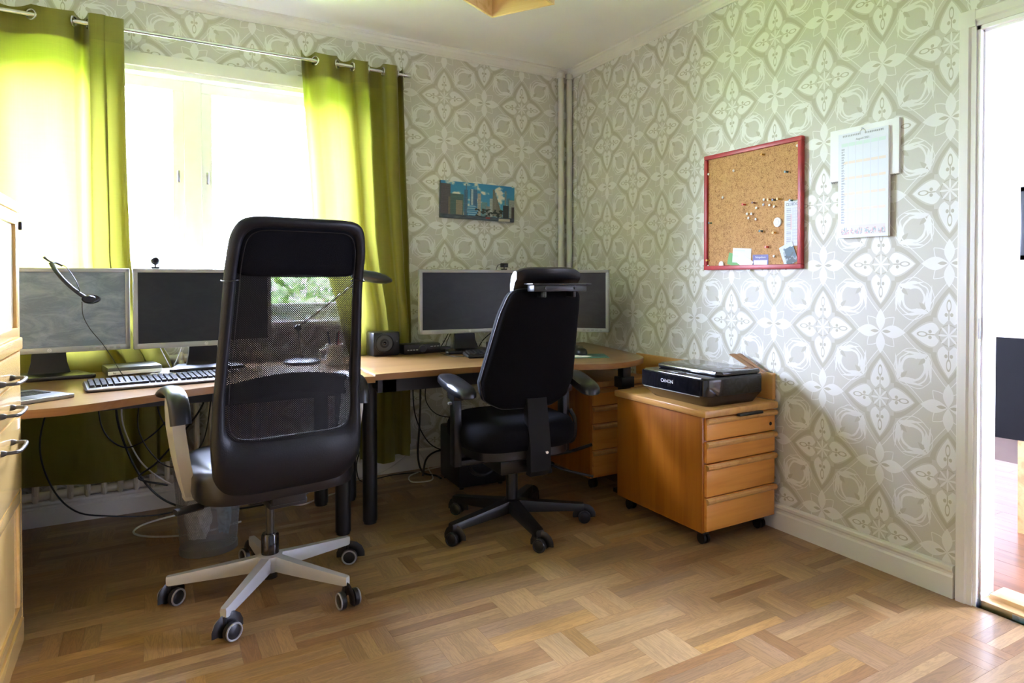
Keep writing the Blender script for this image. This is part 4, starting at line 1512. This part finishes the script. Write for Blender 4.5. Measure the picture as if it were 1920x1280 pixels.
# ================================================================== PEDESTALS
def pedestal(label, loc, W, D, rz=0, lock=True):
    o = thing('drawer_pedestal', label, 'drawer unit', loc, rz, 'beech drawer units on castors')
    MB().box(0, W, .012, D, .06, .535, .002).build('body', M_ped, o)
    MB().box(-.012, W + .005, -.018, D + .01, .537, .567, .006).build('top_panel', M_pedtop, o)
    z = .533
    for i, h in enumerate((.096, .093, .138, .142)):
        d = MB().box(.012, W - .002, -.004, .012, z - h + .004, z - .002, .002).build('drawer', M_ped_lit, o)
        prof = [(.004, -.004), (-.010, -.004), (-.016, -.010), (-.016, -.018), (-.011, -.026), (-.004, -.028)]
        f = MB().loft([[(x, y, z + zz) for y, zz in prof] for x in (.012, W + .004)])
        f.build('pull_lip', M_pedtop, d, 25)
        if i == 0 and lock:
            MB().lathe([(0, .002), (.007, .002), (.008, 0), (0, 0)], 14, Matrix.Translation((W - .03, -.0045, z - .062)) @ Matrix.Rotation(R(90), 4, 'X')).build('lock', M_black, d)
        z -= h
    if lock:
        MB().box(.17, .31, -.034, -.012, .528, .540, .004).build('pen_tray_pull', M_black, o)
    for x in (.045, W - .04):
        for y in (.05, D - .05):
            f = MB()
            for sx in (-1, 1):
                f.cyl((x + sx * .004, y, .023), (x + sx * .016, y, .023), .023, n=16)
            f.cyl((x, y, .02), (x, y, .06), .006, n=10).box(x - .018, x + .018, y - .014, y + .020, .038, .052, .004)
            f.build('castor', M_black, o)
    return o


pedestal('beech drawer unit carrying the printer, beside the cork board wall', (1.905, 2.028, 0), .415, .60)
pedestal('beech drawer unit tucked under the round desk end', (1.935, 2.90, 0), .385, .55, lock=False)

# ================================================================== PRINTER
pr = thing('printer', 'glossy black inkjet printer on the drawer unit', 'printer', (1.912, 2.035, .567), 0)
# front looks to -x; width along y
W, D, H = .43, .345, .135
prof = [(.045, .0, .03), (.008, .048, .0), (.0, .056, .0), (.0, .118, .0), (.012, .128, .012)]


def prring(i):
    ins, z, side = i
    x0, x1, y0, y1 = ins, D - ins * .4, side, W - side
    c = .028
    return [(x0, y0 + c, z), (x0 + .006, y0 + .012, z), (x0 + c, y0, z), (x1 - .012, y0, z), (x1, y0 + .012, z), (x1, y1 - .012, z), (x1 - .012, y1, z), (x0 + c, y1, z), (x0 + .006, y1 - .012, z), (x0, y1 - c, z)]


MB().loft([prring(p) for p in ((.050, 0, .036), (.046, .002, .034), (.004, .046, .002), (0, .052, 0), (0, .116, 0), (.004, .121, .004))]).build('body', M_gloss, pr, 30)
f = MB()
f.prism([(.06, .012), (.34, .012), (.34, .418), (.06, .418)], .121, .126)
lid = [(.088, .030), (.120, .010), (.332, .010), (.338, .016), (.338, .414), (.332, .420), (.120, .420), (.088, .400)]
MB().prism([(.010, .03), (.028, .008), (.338, .008), (.34, .422), (.028, .422), (.010, .40)], .119, .124, bev=.002).build('control_deck', M_gloss, pr, 30)
MB().prism(lid, .124, .146, bev=.009).build('scanner_lid', plain('lid_gloss', (.012, .012, .013), .05, coat=.6), pr, 30)
MB().box(.035, .085, .20, .29, .1235, .1262, .001).build('display', plain('printer_display', (.10, .10, .09), .2), pr)
lettering('brand_letters', 'CANON', .022, M_logo, pr, Matrix.Translation((-.0006, .235, .088)) @ Matrix.Rotation(R(-90), 4, 'Z') @ Matrix.Rotation(R(90), 4, 'X'))
MB().box(-.0012, .002, .03, .40, .048, .0505).build('front_seam', M_grey, pr, smooth=False)
# board and brown paper behind
tag(MB().box(2.326, 2.346, 2.045, 3.03, .5675, .684, .002).build('wooden_board', M_pedtop), 'long narrow wooden board standing on the drawer units against the wall', 'board')
f = MB()
f.grid(lambda u, v: (2.262 + .06 * u, 2.245 - .16 * v * (1 - .25 * u), .690 + .062 * (1 - v) * (1 - .1 * u) + .006 * math.sin(3 * u)), 6, 8, .0015)
f.grid(lambda u, v: (2.30 + .035 * u * (1 - .5 * v), 2.235 - .16 * v, .685 + .066 * (1 - v) + .004 * math.sin(PI * u)), 6, 8, .0015)
tag(f.build('folded_paper', M_brownpaper), 'folded brown paper wedged between printer lid and wall', 'paper')

# ================================================================== TALL CABINET
cb = thing('tall_cabinet', 'tall birch cabinet with bow handles at the edge of the view', 'cabinet', (0, 0, 0))
FX, BX, YA, YE = -.338, -.775, 1.45, 2.628
MB().box(BX, FX, YE - .02, YE, .0, 1.30, .002).box(BX, FX, YA, YA + .02, .0, 1.30, .002).box(BX, BX + .01, YA + .02, YE - .02, .03, 1.30).box(BX + .01, FX - .02, YA + .02, YE - .02, .03, .05).build('carcass', M_cab, cb)
MB().box(BX, FX + .003, YA - .01, YE + .002, 1.300, 1.332, .005).build('top_board', M_cabx, cb)
MB().box(BX + .01, FX + .004, YA + .02, YE - .02, 0, .075, .003).build('plinth', M_cabx, cb)
# upper fall door: frame with round cornered panel
f = MB()
f.box(FX - .018, FX, YA + .02, YE - .02, .925, .955, .002).box(FX - .018, FX, YA + .02, YE - .02, 1.262, 1.299, .002).box(FX - .018, FX, YE - .052, YE - .02, .955, 1.262, .002).box(FX - .018, FX, YA + .02, YA + .052, .955, 1.262, .002)
f.build('door_frame', M_cabx, cb)
pan = [(y, z) for y, z in sup(64, 16, (YE - YA) / 2 - .046, .158)]
MB().prism([(p[0], p[1]) for p in pan], 0, .006, Matrix.Translation((FX - .014, (YA + YE) / 2, 1.108)) @ Matrix(((0, 0, 1, 0), (1, 0, 0, 0), (0, 1, 0, 0), (0, 0, 0, 1))), bev=.003).build('upper_door_panel', plain('birch_window_glare', (.66, .60, .46), .16, var=.02, coat=.5), cb)  # window glare on the glossy door put into a paler panel colour
MB().box(FX - .02, FX + .007, YA + .005, YE - .004, .888, .924, .004).build('ledge', M_cabx, cb)
MB().box(FX - .012, FX + .008, YE + .002, YE + .012, 1.250, 1.275, .002).build('hinge', M_black, cb)
for z0, z1, hz in ((.798, .882, .822), (.700, .794, .738), (.470, .696, .640)):
    d = MB().box(FX - .018, FX + .002, YA + .022, YE - .022, z0, z1, .003).build('drawer', M_cab, cb)
    for yc in (2.365, 1.75):
        h = MB()
        h.tube(catmull([(FX, yc - .075, hz), (FX + .026, yc - .072, hz), (FX + .038, yc - .060, hz), (FX + .041, yc, hz), (FX + .038, yc + .060, hz), (FX + .026, yc + .072, hz), (FX, yc + .075, hz)], 4), .0048, 10)
        for s_ in (-1, 1):
            h.lathe([(0, 0), (.009, 0), (.008, .006), (.005, .012), (0, .012)], 12, Matrix.Translation((FX + .002, yc + s_ * .075, hz)) @ Matrix.Rotation(R(90), 4, 'Y'))
        h.build('handle', M_bronze, d)
MB().box(FX + .0021, FX + .0027, YE - .075, YE - .045, .655, .685).build('sticker', M_paper, cb, smooth=False)
f = MB()
f.box(FX - .018, FX, YA + .022, YE - .022, .08, .118, .002).box(FX - .018, FX, YA + .022, YE - .022, .425, .466, .002).box(FX - .018, FX, YE - .06, YE - .022, .118, .425, .002).box(FX - .018, FX, YA + .022, YA + .06, .118, .425, .002)
f.build('lower_door_frame', M_cabx, cb)
pan = [(y, z) for y, z in sup(64, 14, (YE - YA) / 2 - .056, .157)]
MB().prism(pan, 0, .006, Matrix.Translation((FX - .012, (YA + YE) / 2, .272)) @ Matrix(((0, 0, 1, 0), (1, 0, 0, 0), (0, 1, 0, 0), (0, 0, 0, 1))), bev=.003).build('lower_door_panel', M_cab, cb)

# ================================================================== CEILING LAMP
lamp = thing('ceiling_lamp', 'square wooden box lampshade under the ceiling', 'lamp', (1.287, 2.719, 0), math.atan2(-.858, .513))
SD = .316
for p in ((0, SD, -.012, 0), (0, SD, -SD, -SD + .012), (0, .012, -SD + .012, -.012), (SD - .012, SD, -SD + .012, -.012)):
    MB().box(p[0], p[1], min(p[2], p[3]), max(p[2], p[3]), 2.25, 2.43, .0015).build('shade_board', M_pine, lamp)
MB().cyl((SD / 2, -SD / 2, 2.33), (SD / 2, -SD / 2, ZC), .012).box(.012, SD - .012, -SD / 2 - .01, -SD / 2 + .01, 2.40, 2.415).build('holder', M_white, lamp)
MB().lathe([(0, -.055), (.02, -.05), (.032, -.03), (.032, -.01), (.02, .012), (.014, .03), (0, .03)], 20, Matrix.Translation((SD / 2, -SD / 2, 2.33))).build('bulb', M_paper, lamp)

# ================================================================== WALL ITEMS
# city picture on the window wall
random.seed(21)
BL = [(0, .13, .92, (70, 66, 72)), (.10, .19, .58, (96, 88, 78)), (.13, .30, .66, (62, 84, 84)), (.20, .29, .50, (120, 112, 98)), (.305, .355, .80, (52, 84, 116)), (.325, .338, .97, (70, 92, 110)),
      (.385, .48, .84, (58, 90, 120)), (.40, .43, .83, (150, 160, 165)), (.49, .535, .72, (146, 140, 128)), (.54, .62, .50, (92, 124, 128)), (.60, .68, .40, (118, 122, 120)), (.655, .70, .62, (146, 150, 148)),
      (.86, .885, .86, (104, 118, 126)), (.90, .935, .66, (74, 104, 122)), (.84, .92, .46, (44, 46, 54)), (.93, 1.0, .62, (128, 132, 130)), (.96, 1.0, .42, (60, 58, 60))]


def city(u, v):
    sky = (42 + 40 * (1 - v), 112 + 34 * (1 - v), 158 + 18 * (1 - v))
    n = noise.fractal((u * 7, v * 4.5, 3.1), 1, 2, 4)
    c = sky
    if n > .08:
        k = min(1, (n - .08) * 3)
        c = tuple(a + (b - a) * k for a, b in zip(sky, (196, 192, 178)))
    for x0, x1, h, col in BL:
        if x0 <= u < x1 and v < h:
            k = 1 + .12 * noise.noise((u * 90, v * 60, 1)) + (.08 if int(v * 60) % 2 else -.06)
            c = tuple(a * k for a in col)
    if v < .88 and .695 + (.88 - v) * 0 <= u <= .715 + (.88 - v) * .165 and v > .12:
        k = .85 + .25 * ((u * 160) % 1) * .4 + .1 * noise.noise((u * 60, v * 80, 2))
        c = tuple(a * k for a in (126, 126, 116))
    if ((u - .42) / .075) ** 2 + ((v - .24) / .16) ** 2 < 1:
        c = (58, 112, 150) if int(v * 34) % 2 else (120, 158, 182)
    if v < .32 and noise.noise((u * 24, v * 16, 5)) > .05 and .45 < u < .85 and v > .1:
        c = (40, 48, 44)
    if v < .10:
        k = noise.noise((u * 12, v * 30, 8))
        c = (58 + 30 * k, 68 + 30 * k, 80 + 30 * k)
        if .78 < u < .94 and v < .07:
            c = (168, 160, 150)
        if .60 < u < .66 and .04 < v < .09:
            c = (120, 50, 48)
    return lin(tuple(max(6, min(250, a * 1.12)) for a in c))


pc = print_panel('city_picture', .485, .219, 150, 66, city, .018, M_print, back=(.05, .07, .09))
pc.location = (1.690, YB - .020, 1.459)
pc.rotation_euler = (0, R(1.0), 0)
tag(pc, 'wide unframed picture of city skyscrapers under a blue sky', 'picture')

# cork board: local x along -y world, facing -x
RW = Matrix.Rotation(R(-90), 4, 'Z')
cbd = thing('cork_board', 'red framed cork board on the wallpapered wall', 'notice board', (XR - .002, 2.19, 1.145), R(-90))
BW, BH = .588, .560
f = MB()
for a in ((-BW / 2, BW / 2, 0, .020), (-BW / 2, BW / 2, BH - .020, BH)):
    MB().box(a[0], a[1], -.022, 0, a[2], a[3], .003).build('frame_rail', M_red, cbd)
for a in ((-BW / 2, -BW / 2 + .020), (BW / 2 - .020, BW / 2)):
    MB().box(a[0], a[1], -.022, 0, .020, BH - .020, .003).build('frame_rail', M_red, cbd)
MB().box(-BW / 2 + .018, BW / 2 - .018, -.010, -.001, .018, BH - .018).build('cork_panel', M_cork, cbd, smooth=False)


def bpos(px, pz):
    """fraction across / up the board -> world"""
    return (XR - .0122, 2.19 + BW / 2 - px * BW, 1.145 + pz * BH)


pin_mesh = {}


def pin(px, pz, col, kind, label, group):
    key = (col, kind)
    if key not in pin_mesh:
        f = MB()
        if kind == 'flat':
            f.lathe([(0, 0), (.0012, 0), (.0012, .004), (.0062, .005), (.0058, .0075), (.003, .009), (0, .0093)], 12)
        else:
            f.lathe([(0, 0), (.0045, .0), (.005, .002), (.0028, .004), (.0026, .013), (.0055, .016), (.0055, .018), (0, .0185)], 12)
        cols = {'white': (.80, .78, .76), 'red': (.65, .06, .03), 'yellow': (.70, .36, .03), 'green': (.03, .10, .08), 'black': (.02, .02, .02), 'brown': (.20, .08, .04)}
        o = f.build('push_pin', plain('pin_' + col, cols[col], .35))
        pin_mesh[key] = o.data
    else:
        o = link('push_pin', pin_mesh[key])
    o.location = bpos(px, pz)
    o.rotation_euler = (0, R(-90), 0)
    return tag(o, label, 'push pin', group)


G = 'push pins in the cork board'
pin(.33, .83, 'white', 'flat', 'white pin alone high on the cork board', G)
pin(.21, .62, 'white', 'flat', 'white pin alone on bare cork halfway up the board', G)
for px, pz in ((.645, .555), (.64, .515), (.70, .505), (.745, .49), (.57, .495), (.475, .455), (.52, .452), (.49, .42), (.565, .405)):
    pin(px, pz, 'white', 'flat', 'small white round-headed pin in the cluster on the cork board', G)
for px, pz, lb in ((.045, .84, 'white pin in the top corner of the cork board towards the pipes'), (.955, .93, 'white pin in the top corner of the cork board towards the calendars'),
                   (.045, .035, 'white pin in the bottom corner of the cork board under the yellow one'), (.745, .10, 'white pin between the purple card and the photo card')):
    pin(px, pz, 'white', 'flat', lb, G)
pin(.445, .535, 'red', 'push', 'red push pin at the outer end of the pin cluster', G)
pin(.545, .54, 'brown', 'push', 'dark red push pin between the red and the white pins', G)
pin(.68, .145 + .03, 'red', 'push', 'red push pin low on the board above the purple card', G)
pin(.635, .915, 'yellow', 'push', 'yellow push pin under the top rail of the board', G)
pin(.70, .548, 'yellow', 'push', 'yellow push pin beside the black one', G)
pin(.745, .542, 'black', 'push', 'black push pin between two yellow ones', G)
pin(.79, .545, 'yellow', 'push', 'mustard push pin nearest the score sheet top', G)
pin(.75, .285, 'yellow', 'push', 'yellow push pin under the round white badge', G)
pin(.045, .085, 'yellow', 'push', 'yellow push pin at the lower corner of the board', G)
pin(.86, .745, 'green', 'push', 'dark green push pin high on the board', G)
pin(.07, .41, 'green', 'push', 'dark green push pin beside the frame upright', G)
pin(.62, .305, 'green', 'push', 'dark green push pin low beside the yellow one', G)
pin(.905, .522, 'green', 'push', 'green push pin holding the score sheet', G)


def badge(px, pz, r, label):
    o = MB().lathe([(0, 0), (r, 0), (r, .006), (r - .002, .008), (r * .8, .0085), (0, .0085)], 24).build('round_badge', M_paper)
    o.location = bpos(px, pz)
    o.rotation_euler = (0, R(-90), 0)
    tag(o, label, 'badge', 'round badges on the cork board')
    t_ = MB().torus((0, 0, .0085), r * .55, .0006, 'z', 18, 5).build('printed_ring', M_grey, o)
    return o


badge(.775, .365, .021, 'large white round badge beside the score sheet')
badge(.195, .045, .016, 'small white round badge by the green card')


def board_sheet(name, px, pz, wd, ht, nx, ny, fn, label, cat, tilt=0, lift=0, mat=M_print):
    o = print_panel(name, wd, ht, nx, ny, fn, .0008, mat)
    b = bpos(px, pz)
    o.location = (b[0] - .001 - lift, b[1], b[2])
    o.rotation_euler = (0, 0, R(-90))
    o.rotation_euler = (Matrix.Rotation(R(-90), 4, 'Z') @ Matrix.Rotation(tilt, 4, 'Y')).to_euler()
    return tag(o, label, cat)


def score(u, v):
    c = (196, 198, 206)
    if v < .84 and .12 < u < .9:
        if int(v * 44) % 2 == 0 and u < .45:
            c = (150, 150, 160)
        if u > .5 and (int(u * 30) % 3 == 0 or int(v * 44) % 3 == 0):
            c = (176, 178, 190)
        if .40 < u < .46 and .35 < v < .7:
            c = (190, 150, 150)
    return lin(c)


ss = board_sheet('score_sheet', .905, .175, .082, .195, 30, 60, score, 'long printed score sheet pinned beside the frame', 'paper', 0)
lettering('title_letters', 'CLUEDO', .017, M_black, ss, Matrix.Translation((0, -.0004, .178)) @ Matrix.Rotation(R(90), 4, 'X'), .0002)
board_sheet('green_card', .33, .03, .092, .056, 8, 6, lambda u, v: lin((86, 150, 62) if u < .9 else (190, 200, 186)), 'green card in the bottom rail of the cork board', 'card', R(14))
board_sheet('note_card', .41, .055, .115, .068, 12, 10, lambda u, v: lin((206, 206, 204) if (int(v * 10) % 4 or u > .7) else (196, 200, 202)), 'white note card with a squared corner behind the folded one', 'card', R(4), .001)
nc = board_sheet('folded_card', .425, .022, .095, .052, 6, 6, lambda u, v: lin((222, 222, 222)), 'tilted white card over the green card', 'card', R(30), .003)
lettering('card_letters', 'ETA', .012, M_blue, nc, Matrix.Translation((.032, -.0004, .010)) @ Matrix.Rotation(R(90), 4, 'X'), .0002)
st = board_sheet('stamp_card', .605, .028, .092, .050, 14, 10, lambda u, v: lin((216, 216, 226) if (.06 < u < .94 and .12 < v < .55) else (84, 78, 140)), 'purple and white stamp card on the bottom rail', 'card', R(1))
lettering('card_letters', 'Stämpelkort', .0125, M_paper, st, Matrix.Translation((0, -.0004, .038)) @ Matrix.Rotation(R(90), 4, 'X'), .0002)


def photo(u, v):
    n = noise.noise((u * 4, v * 5, 2))
    if v > .80 + .15 * n or u < .16:
        return lin((188, 194, 198))
    if v > .40 + .3 * n:
        return lin((46, 78, 88)) if u > .3 else lin((140, 152, 150))
    return lin((36, 54, 48)) if n > -.1 else lin((120, 134, 136))


board_sheet('photo_card', .905, .035, .075, .092, 16, 20, photo, 'glossy landscape photo card leaning at a slant on the board', 'card', R(-22), .002, M_print)

# calendars
cal1 = thing('wall_calendar', 'plain white calendar hung behind the long one', 'calendar', (XR - .001, 1.6165, 1.490), R(-90), 'calendars on the wall')
MB().box(-.148, .148, -.010, 0, 0, .205, .001).build('page_block', M_paper, cal1, smooth=False)
for i in range(28):
    x = -.14 + i * .0104
    MB().torus((x, -.006, -.001), .0042, .0009, 'x', 10, 5).build('binding_loop', M_grey, cal1)
cal2 = thing('wall_calendar', 'long white family calendar with a coloured grid', 'calendar', (XR - .014, 1.612, 1.262), (Matrix.Rotation(R(-90), 4, 'Z') @ Matrix.Rotation(R(0), 4, 'Y')).to_euler().z, 'calendars on the wall')
random.seed(5)


def calgrid(u, v):
    c = (222, 224, 236)
    if .06 < u < .95 and .13 < v < .905:
        r = int((v - .13) / .775 * 31)
        fr = (v - .13) / .775 * 31 - r
        if v > .875:
            c = (206, 222, 220)
        elif r in (5, 11, 17, 23) and u > .10:
            c = (226, 212, 204)
        if fr < .2:
            c = (204, 206, 224)
        if int((u - .06) / .89 * 6) != int((u - .06 - .012) / .89 * 6):
            c = (214, 216, 230)
        if .06 < u < .10 + .05 * random.random() and fr > .35 and v < .87:
            c = (178, 180, 194)
    if .06 < u < .95 and .025 < v < .12:
        c = (214, 206, 204)
        k = int(u * 22)
        if .03 < v < .07 + .035 * ((k * 37) % 7) / 7 and k % 6 != 5 and noise.noise((u * 60, v * 60, 3)) > -.15:
            c = [(150, 154, 162), (200, 184, 172), (206, 160, 170), (150, 168, 174), (186, 186, 192), (204, 176, 160)][int((noise.noise((u * 45, v * 38, 9)) + 1) * 3) % 6]
    return lin(c)


cp = print_panel('front_page', .215, .410, 60, 120, calgrid, .004, M_print, cal2)
cp.location = (0, -.006, 0)
MB().box(-.1075, .1075, -.002, .008, 0, .405).build('page_block', M_paper, cal2, smooth=False)
for i in range(24):
    x = -.085 + i * .0074
    if abs(x) < .010:
        continue
    MB().torus((x, -.004, .400), .0038, .0009, 'x', 10, 5).build('binding_loop', M_grey, cal2)
MB().tube(catmull([(-.012, -.006, .40), (-.010, -.005, .410), (0, -.004, .416), (.010, -.005, .410), (.012, -.006, .40)], 4), .0014, 6).build('hanger', M_steel, cal2)
lettering('month_letters', 'Augusti 2021', .011, M_grey, cal2, Matrix.Translation((0, -.0066, .381)) @ Matrix.Rotation(R(90), 4, 'X'), .0002)
tag(MB().cyl((XR, 1.612, 1.677), (XR - .026, 1.612, 1.679), .0016, n=8).cyl((XR - .024, 1.612, 1.679), (XR - .026, 1.612, 1.679), .004, n=12).build('wall_nail', M_steel), 'small nail holding the long calendar', 'nail')

# ================================================================== WASTE BASKET, SUBWOOFER, CABLES
M_bin = plain('basket_steel', (.17, .17, .18), .4, .3)
wbk = thing('waste_basket', 'wire mesh waste basket with paper in it beside the mesh chair', 'waste basket', (.195, 3.095, 0))
NB = 56


def ring_at(r, z, el=.86):
    return [(r * math.cos(2 * PI * k / NB), r * el * math.sin(2 * PI * k / NB), z) for k in range(NB)]


MB().loft([ring_at(.102, .02), ring_at(.112, .15), ring_at(.124, .335)], True, False).build('net_wall', M_binnet, wbk, 60)
MB().loft([ring_at(.104, 0), ring_at(.106, .002), ring_at(.106, .026), ring_at(.104, .028), ring_at(.1, .028), ring_at(.1, .004)], True, True).build('base_band', M_bin, wbk, 40)
f = MB()
f.loft([ring_at(.1235, .325), ring_at(.1275, .328), ring_at(.1285, .338), ring_at(.126, .346), ring_at(.1225, .340), ring_at(.1225, .327), ring_at(.1235, .325)], True, False)
f.build('rim', M_bin, wbk, 60)


def crumple(name, c, r, seed, mat, label, group):
    bm = bmesh.new()
    bmesh.ops.create_icosphere(bm, subdivisions=3, radius=1)
    for v in bm.verts:
        n = noise.noise(v.co * 2.4 + Vector((seed, 0, 0))) + .5 * noise.noise(v.co * 6 + Vector((0, seed, 0)))
        v.co = Vector((v.co.x * r[0], v.co.y * r[1], v.co.z * r[2])) * (1 + .28 * n)
    mb = MB()
    mb._bm(bm, Matrix.Translation(c))
    return tag(mb.build(name, mat, angle=20), label, 'paper', group)


crumple('paper_bag', (.158, 3.10, .135), (.048, .058, .085), 1.3, plain('printed_bag', (.62, .61, .62), .7, var=.25, vscale=60), 'white printed paper bag stuffed in the waste basket', 'papers in the waste basket')
crumple('crumpled_paper', (.250, 3.085, .14), (.026, .045, .085), 4.1, plain('blue_print_paper', (.20, .32, .40), .6, var=.6, vscale=90), 'blue patterned wrapping in the waste basket', 'papers in the waste basket')
crumple('crumpled_paper', (.16, 3.09, .285), (.048, .045, .026), 6.7, plain('brown_tissue', (.45, .33, .24), .8, var=.2), 'crumpled brown tissue on top in the waste basket', 'papers in the waste basket')

sw = thing('subwoofer', 'black subwoofer box on the floor behind the fabric chair', 'speaker', (1.49, 3.40, 0), R(-2))
MB().box(-.135, .135, -.15, .15, .012, .30, .012).build('cabinet', M_black, sw)
MB().torus((0, -.151, .155), .088, .010, 'y', 30, 8).build('surround', M_black2, sw)
MB().lathe([(0, -.02), (.03, -.018), (.085, .0), (.085, -.03), (0, -.03)], 28, Matrix.Translation((0, -.152, .155)) @ Matrix.Rotation(R(90), 4, 'X')).build('cone', plain('sub_cone', (.03, .03, .033), .5), sw)
for x in (-.11, .11):
    for y in (-.12, .12):
        MB().cyl((x, y, 0), (x, y, .014), .012, n=12).build('foot', M_black, sw)


def cable(pts, r, mat, label, n=7):
    return tag(MB().tube(catmull(pts, n), r, 6).build('cable', mat), label, 'cable', 'cables under the desks')


yb = YB - .03
cable([(-.36, 3.60, .62), (-.40, 3.58, .40), (-.36, 3.57, .22), (-.28, 3.58, .10), (-.16, 3.62, .045), (.0, 3.66, .006), (.15, 3.68, .005), (.30, 3.66, .005)], .0035, M_cableb, 'thin black cable crossing the baseboard beside the cabinet')
cable([(-.12, 3.576, .655), (-.13, 3.576, .50), (-.09, 3.577, .33), (-.03, 3.578, .19), (.05, 3.578, .09), (.16, 3.566, .035), (.33, 3.555, .006), (.5, 3.555, .006)], .0048, M_cableb, 'thick black cable hanging before the radiator')
cable([(-.10, 3.562, .655), (-.11, 3.562, .48), (-.06, 3.562, .32), (.0, 3.562, .23), (.08, 3.566, .16), (.2, 3.59, .08), (.34, 3.61, .02)], .0035, M_cablew, 'grey cable hanging before the radiator')
cable([(.12, 3.546, .65), (.08, 3.546, .5), (.0, 3.546, .40), (-.10, 3.546, .36), (-.18, 3.546, .45), (-.2, 3.546, .64)], .0032, M_cableb, 'looped black cable under the window monitors')
cable([(.22, 3.531, .65), (.20, 3.531, .52), (.12, 3.531, .40), (.02, 3.531, .28), (-.05, 3.531, .22), (.06, 3.535, .17)], .0045, M_cableb, 'slanting black cable under the window monitors')
cable([(.02, 3.515, .65), (.03, 3.515, .5), (.10, 3.515, .36), (.17, 3.515, .22), (.21, 3.515, .10), (.30, 3.50, .006)], .0032, M_cableb, 'black cable dropping behind the waste basket')
cable([(-.03, 3.50, .65), (-.05, 3.498, .45), (.02, 3.498, .3), (.10, 3.498, .26), (.2, 3.498, .36), (.24, 3.498, .6)], .003, M_cableb, 'sagging black cable between the desk legs')
cable([(.34, 3.36, .005), (.16, 3.30, .005), (.0, 3.36, .005), (-.07, 3.46, .005), (-.02, 3.56, .005), (.14, 3.62, .005), (.30, 3.60, .005)], .0042, M_cablew, 'white cable looped on the floor behind the waste basket')
cable([(.80, 3.55, .006), (.7, 3.5, .006), (.62, 3.45, .006), (.55, 3.5, .006)], .004, M_cablew, 'short white cable on the floor behind the desk legs')
cable([(1.255, 3.565, .655), (1.256, 3.575, .45), (1.255, 3.59, .28), (1.25, 3.60, .12), (1.275, 3.59, .03), (1.34, 3.565, .008), (1.345, 3.50, .008)], .0055, M_cableb, 'thick black cable dropping beside the curtain end')
cable([(1.24, 3.64, .66), (1.245, 3.66, .42), (1.28, 3.68, .28), (1.35, 3.68, .16), (1.45, 3.66, .11), (1.6, 3.64, .10)], .0035, M_cableb, 'thin black cable crossing the wallpaper to the subwoofer')
cable([(1.33, 3.66, .66), (1.325, 3.68, .50), (1.335, 3.70, .40), (1.40, 3.70, .32), (1.52, 3.70, .29), (1.65, 3.7, .3)], .003, M_cableb, 'thin black cable sagging under the corner desk')
cable([(1.262, 3.66, .19), (1.27, 3.66, .15), (1.30, 3.655, .09), (1.325, 3.64, .03), (1.31, 3.53, .005), (1.25, 3.50, .005), (1.19, 3.54, .005), (1.225, 3.645, .008), (1.36, 3.67, .02), (1.5, 3.675, .025)], .0035, M_cablew, 'white cable coiled on the floor beside the subwoofer')
cable([(1.225, 3.66, .2), (1.22, 3.68, .13), (1.16, 3.70, .07), (1.06, 3.72, .02), (.93, 3.715, .006), (.80, 3.70, .006)], .003, M_cablew, 'white cable running down along the baseboard')
cable([(.97, 3.70, .20), (.945, 3.70, .12), (.94, 3.69, .06), (.96, 3.68, .008), (1.05, 3.69, .006), (1.15, 3.69, .012), (1.28, 3.66, .012)], .003, M_cableb, 'thin black cable hanging below the curtain hem')
cable([(1.27, 3.58, .012), (1.30, 3.60, .10), (1.38, 3.62, .13), (1.5, 3.62, .115)], .0055, M_cableb, 'black cable arched over the white coil')
# small cables on the desk top
cable([(1.345, 3.505, ZR + .004), (1.325, 3.46, ZR + .003), (1.315, 3.38, ZR + .003), (1.32, 3.27, ZR + .003), (1.362, 3.21, ZR + .004)], .0018, M_cableb, 'thin keyboard cable on the corner desk')['group'] = 'cables on the desks'
cable([(1.40, 3.50, ZR + .12), (1.385, 3.54, ZR + .06), (1.37, 3.555, ZR + .028)], .0025, M_cableb, 'short black cable from the monitor to the adapter')['group'] = 'cables on the desks'
cable([(1.42, 3.51, ZR + .12), (1.41, 3.56, ZR + .06), (1.40, 3.58, ZR + .004)], .002, M_cableb, 'thin black cable beside the monitor neck')['group'] = 'cables on the desks'
cable([(1.665, 3.515, ZR + .10), (1.625, 3.555, ZR + .05), (1.605, 3.578, ZR + .004)], .003, M_cableb, 'black cable slanting behind the monitor stand')['group'] = 'cables on the desks'
cable([(1.60, 3.56, ZR + .05), (1.66, 3.53, ZR + .02), (1.72, 3.54, ZR + .004), (1.62, 3.56, ZR + .004)], .002, M_cablew, 'white cable behind the monitor stand')['group'] = 'cables on the desks'
cable([(.03, 3.555, ZL + .11), (.055, 3.565, ZL + .05), (.075, 3.57, ZL + .004)], .002, M_cablew, 'thin pale cable under the webcam monitor')['group'] = 'cables on the desks'
cable([(.125, 3.565, ZL + .11), (.11, 3.572, ZL + .06), (.098, 3.575, ZL + .03), (.09, 3.572, ZL + .003)], .002, M_cablew, 'pale cable beside the webcam monitor neck')['group'] = 'cables on the desks'
cable([(.16, 3.19, ZL + .02), (.10, 3.23, ZL + .004), (.02, 3.22, ZL + .003), (.0, 3.18, ZL + .003), (.10, 3.20, ZL + .003), (.22, 3.30, ZL + .003)], .002, M_cableb, 'black keyboard cable curled behind the wide keyboard')['group'] = 'cables on the desks'
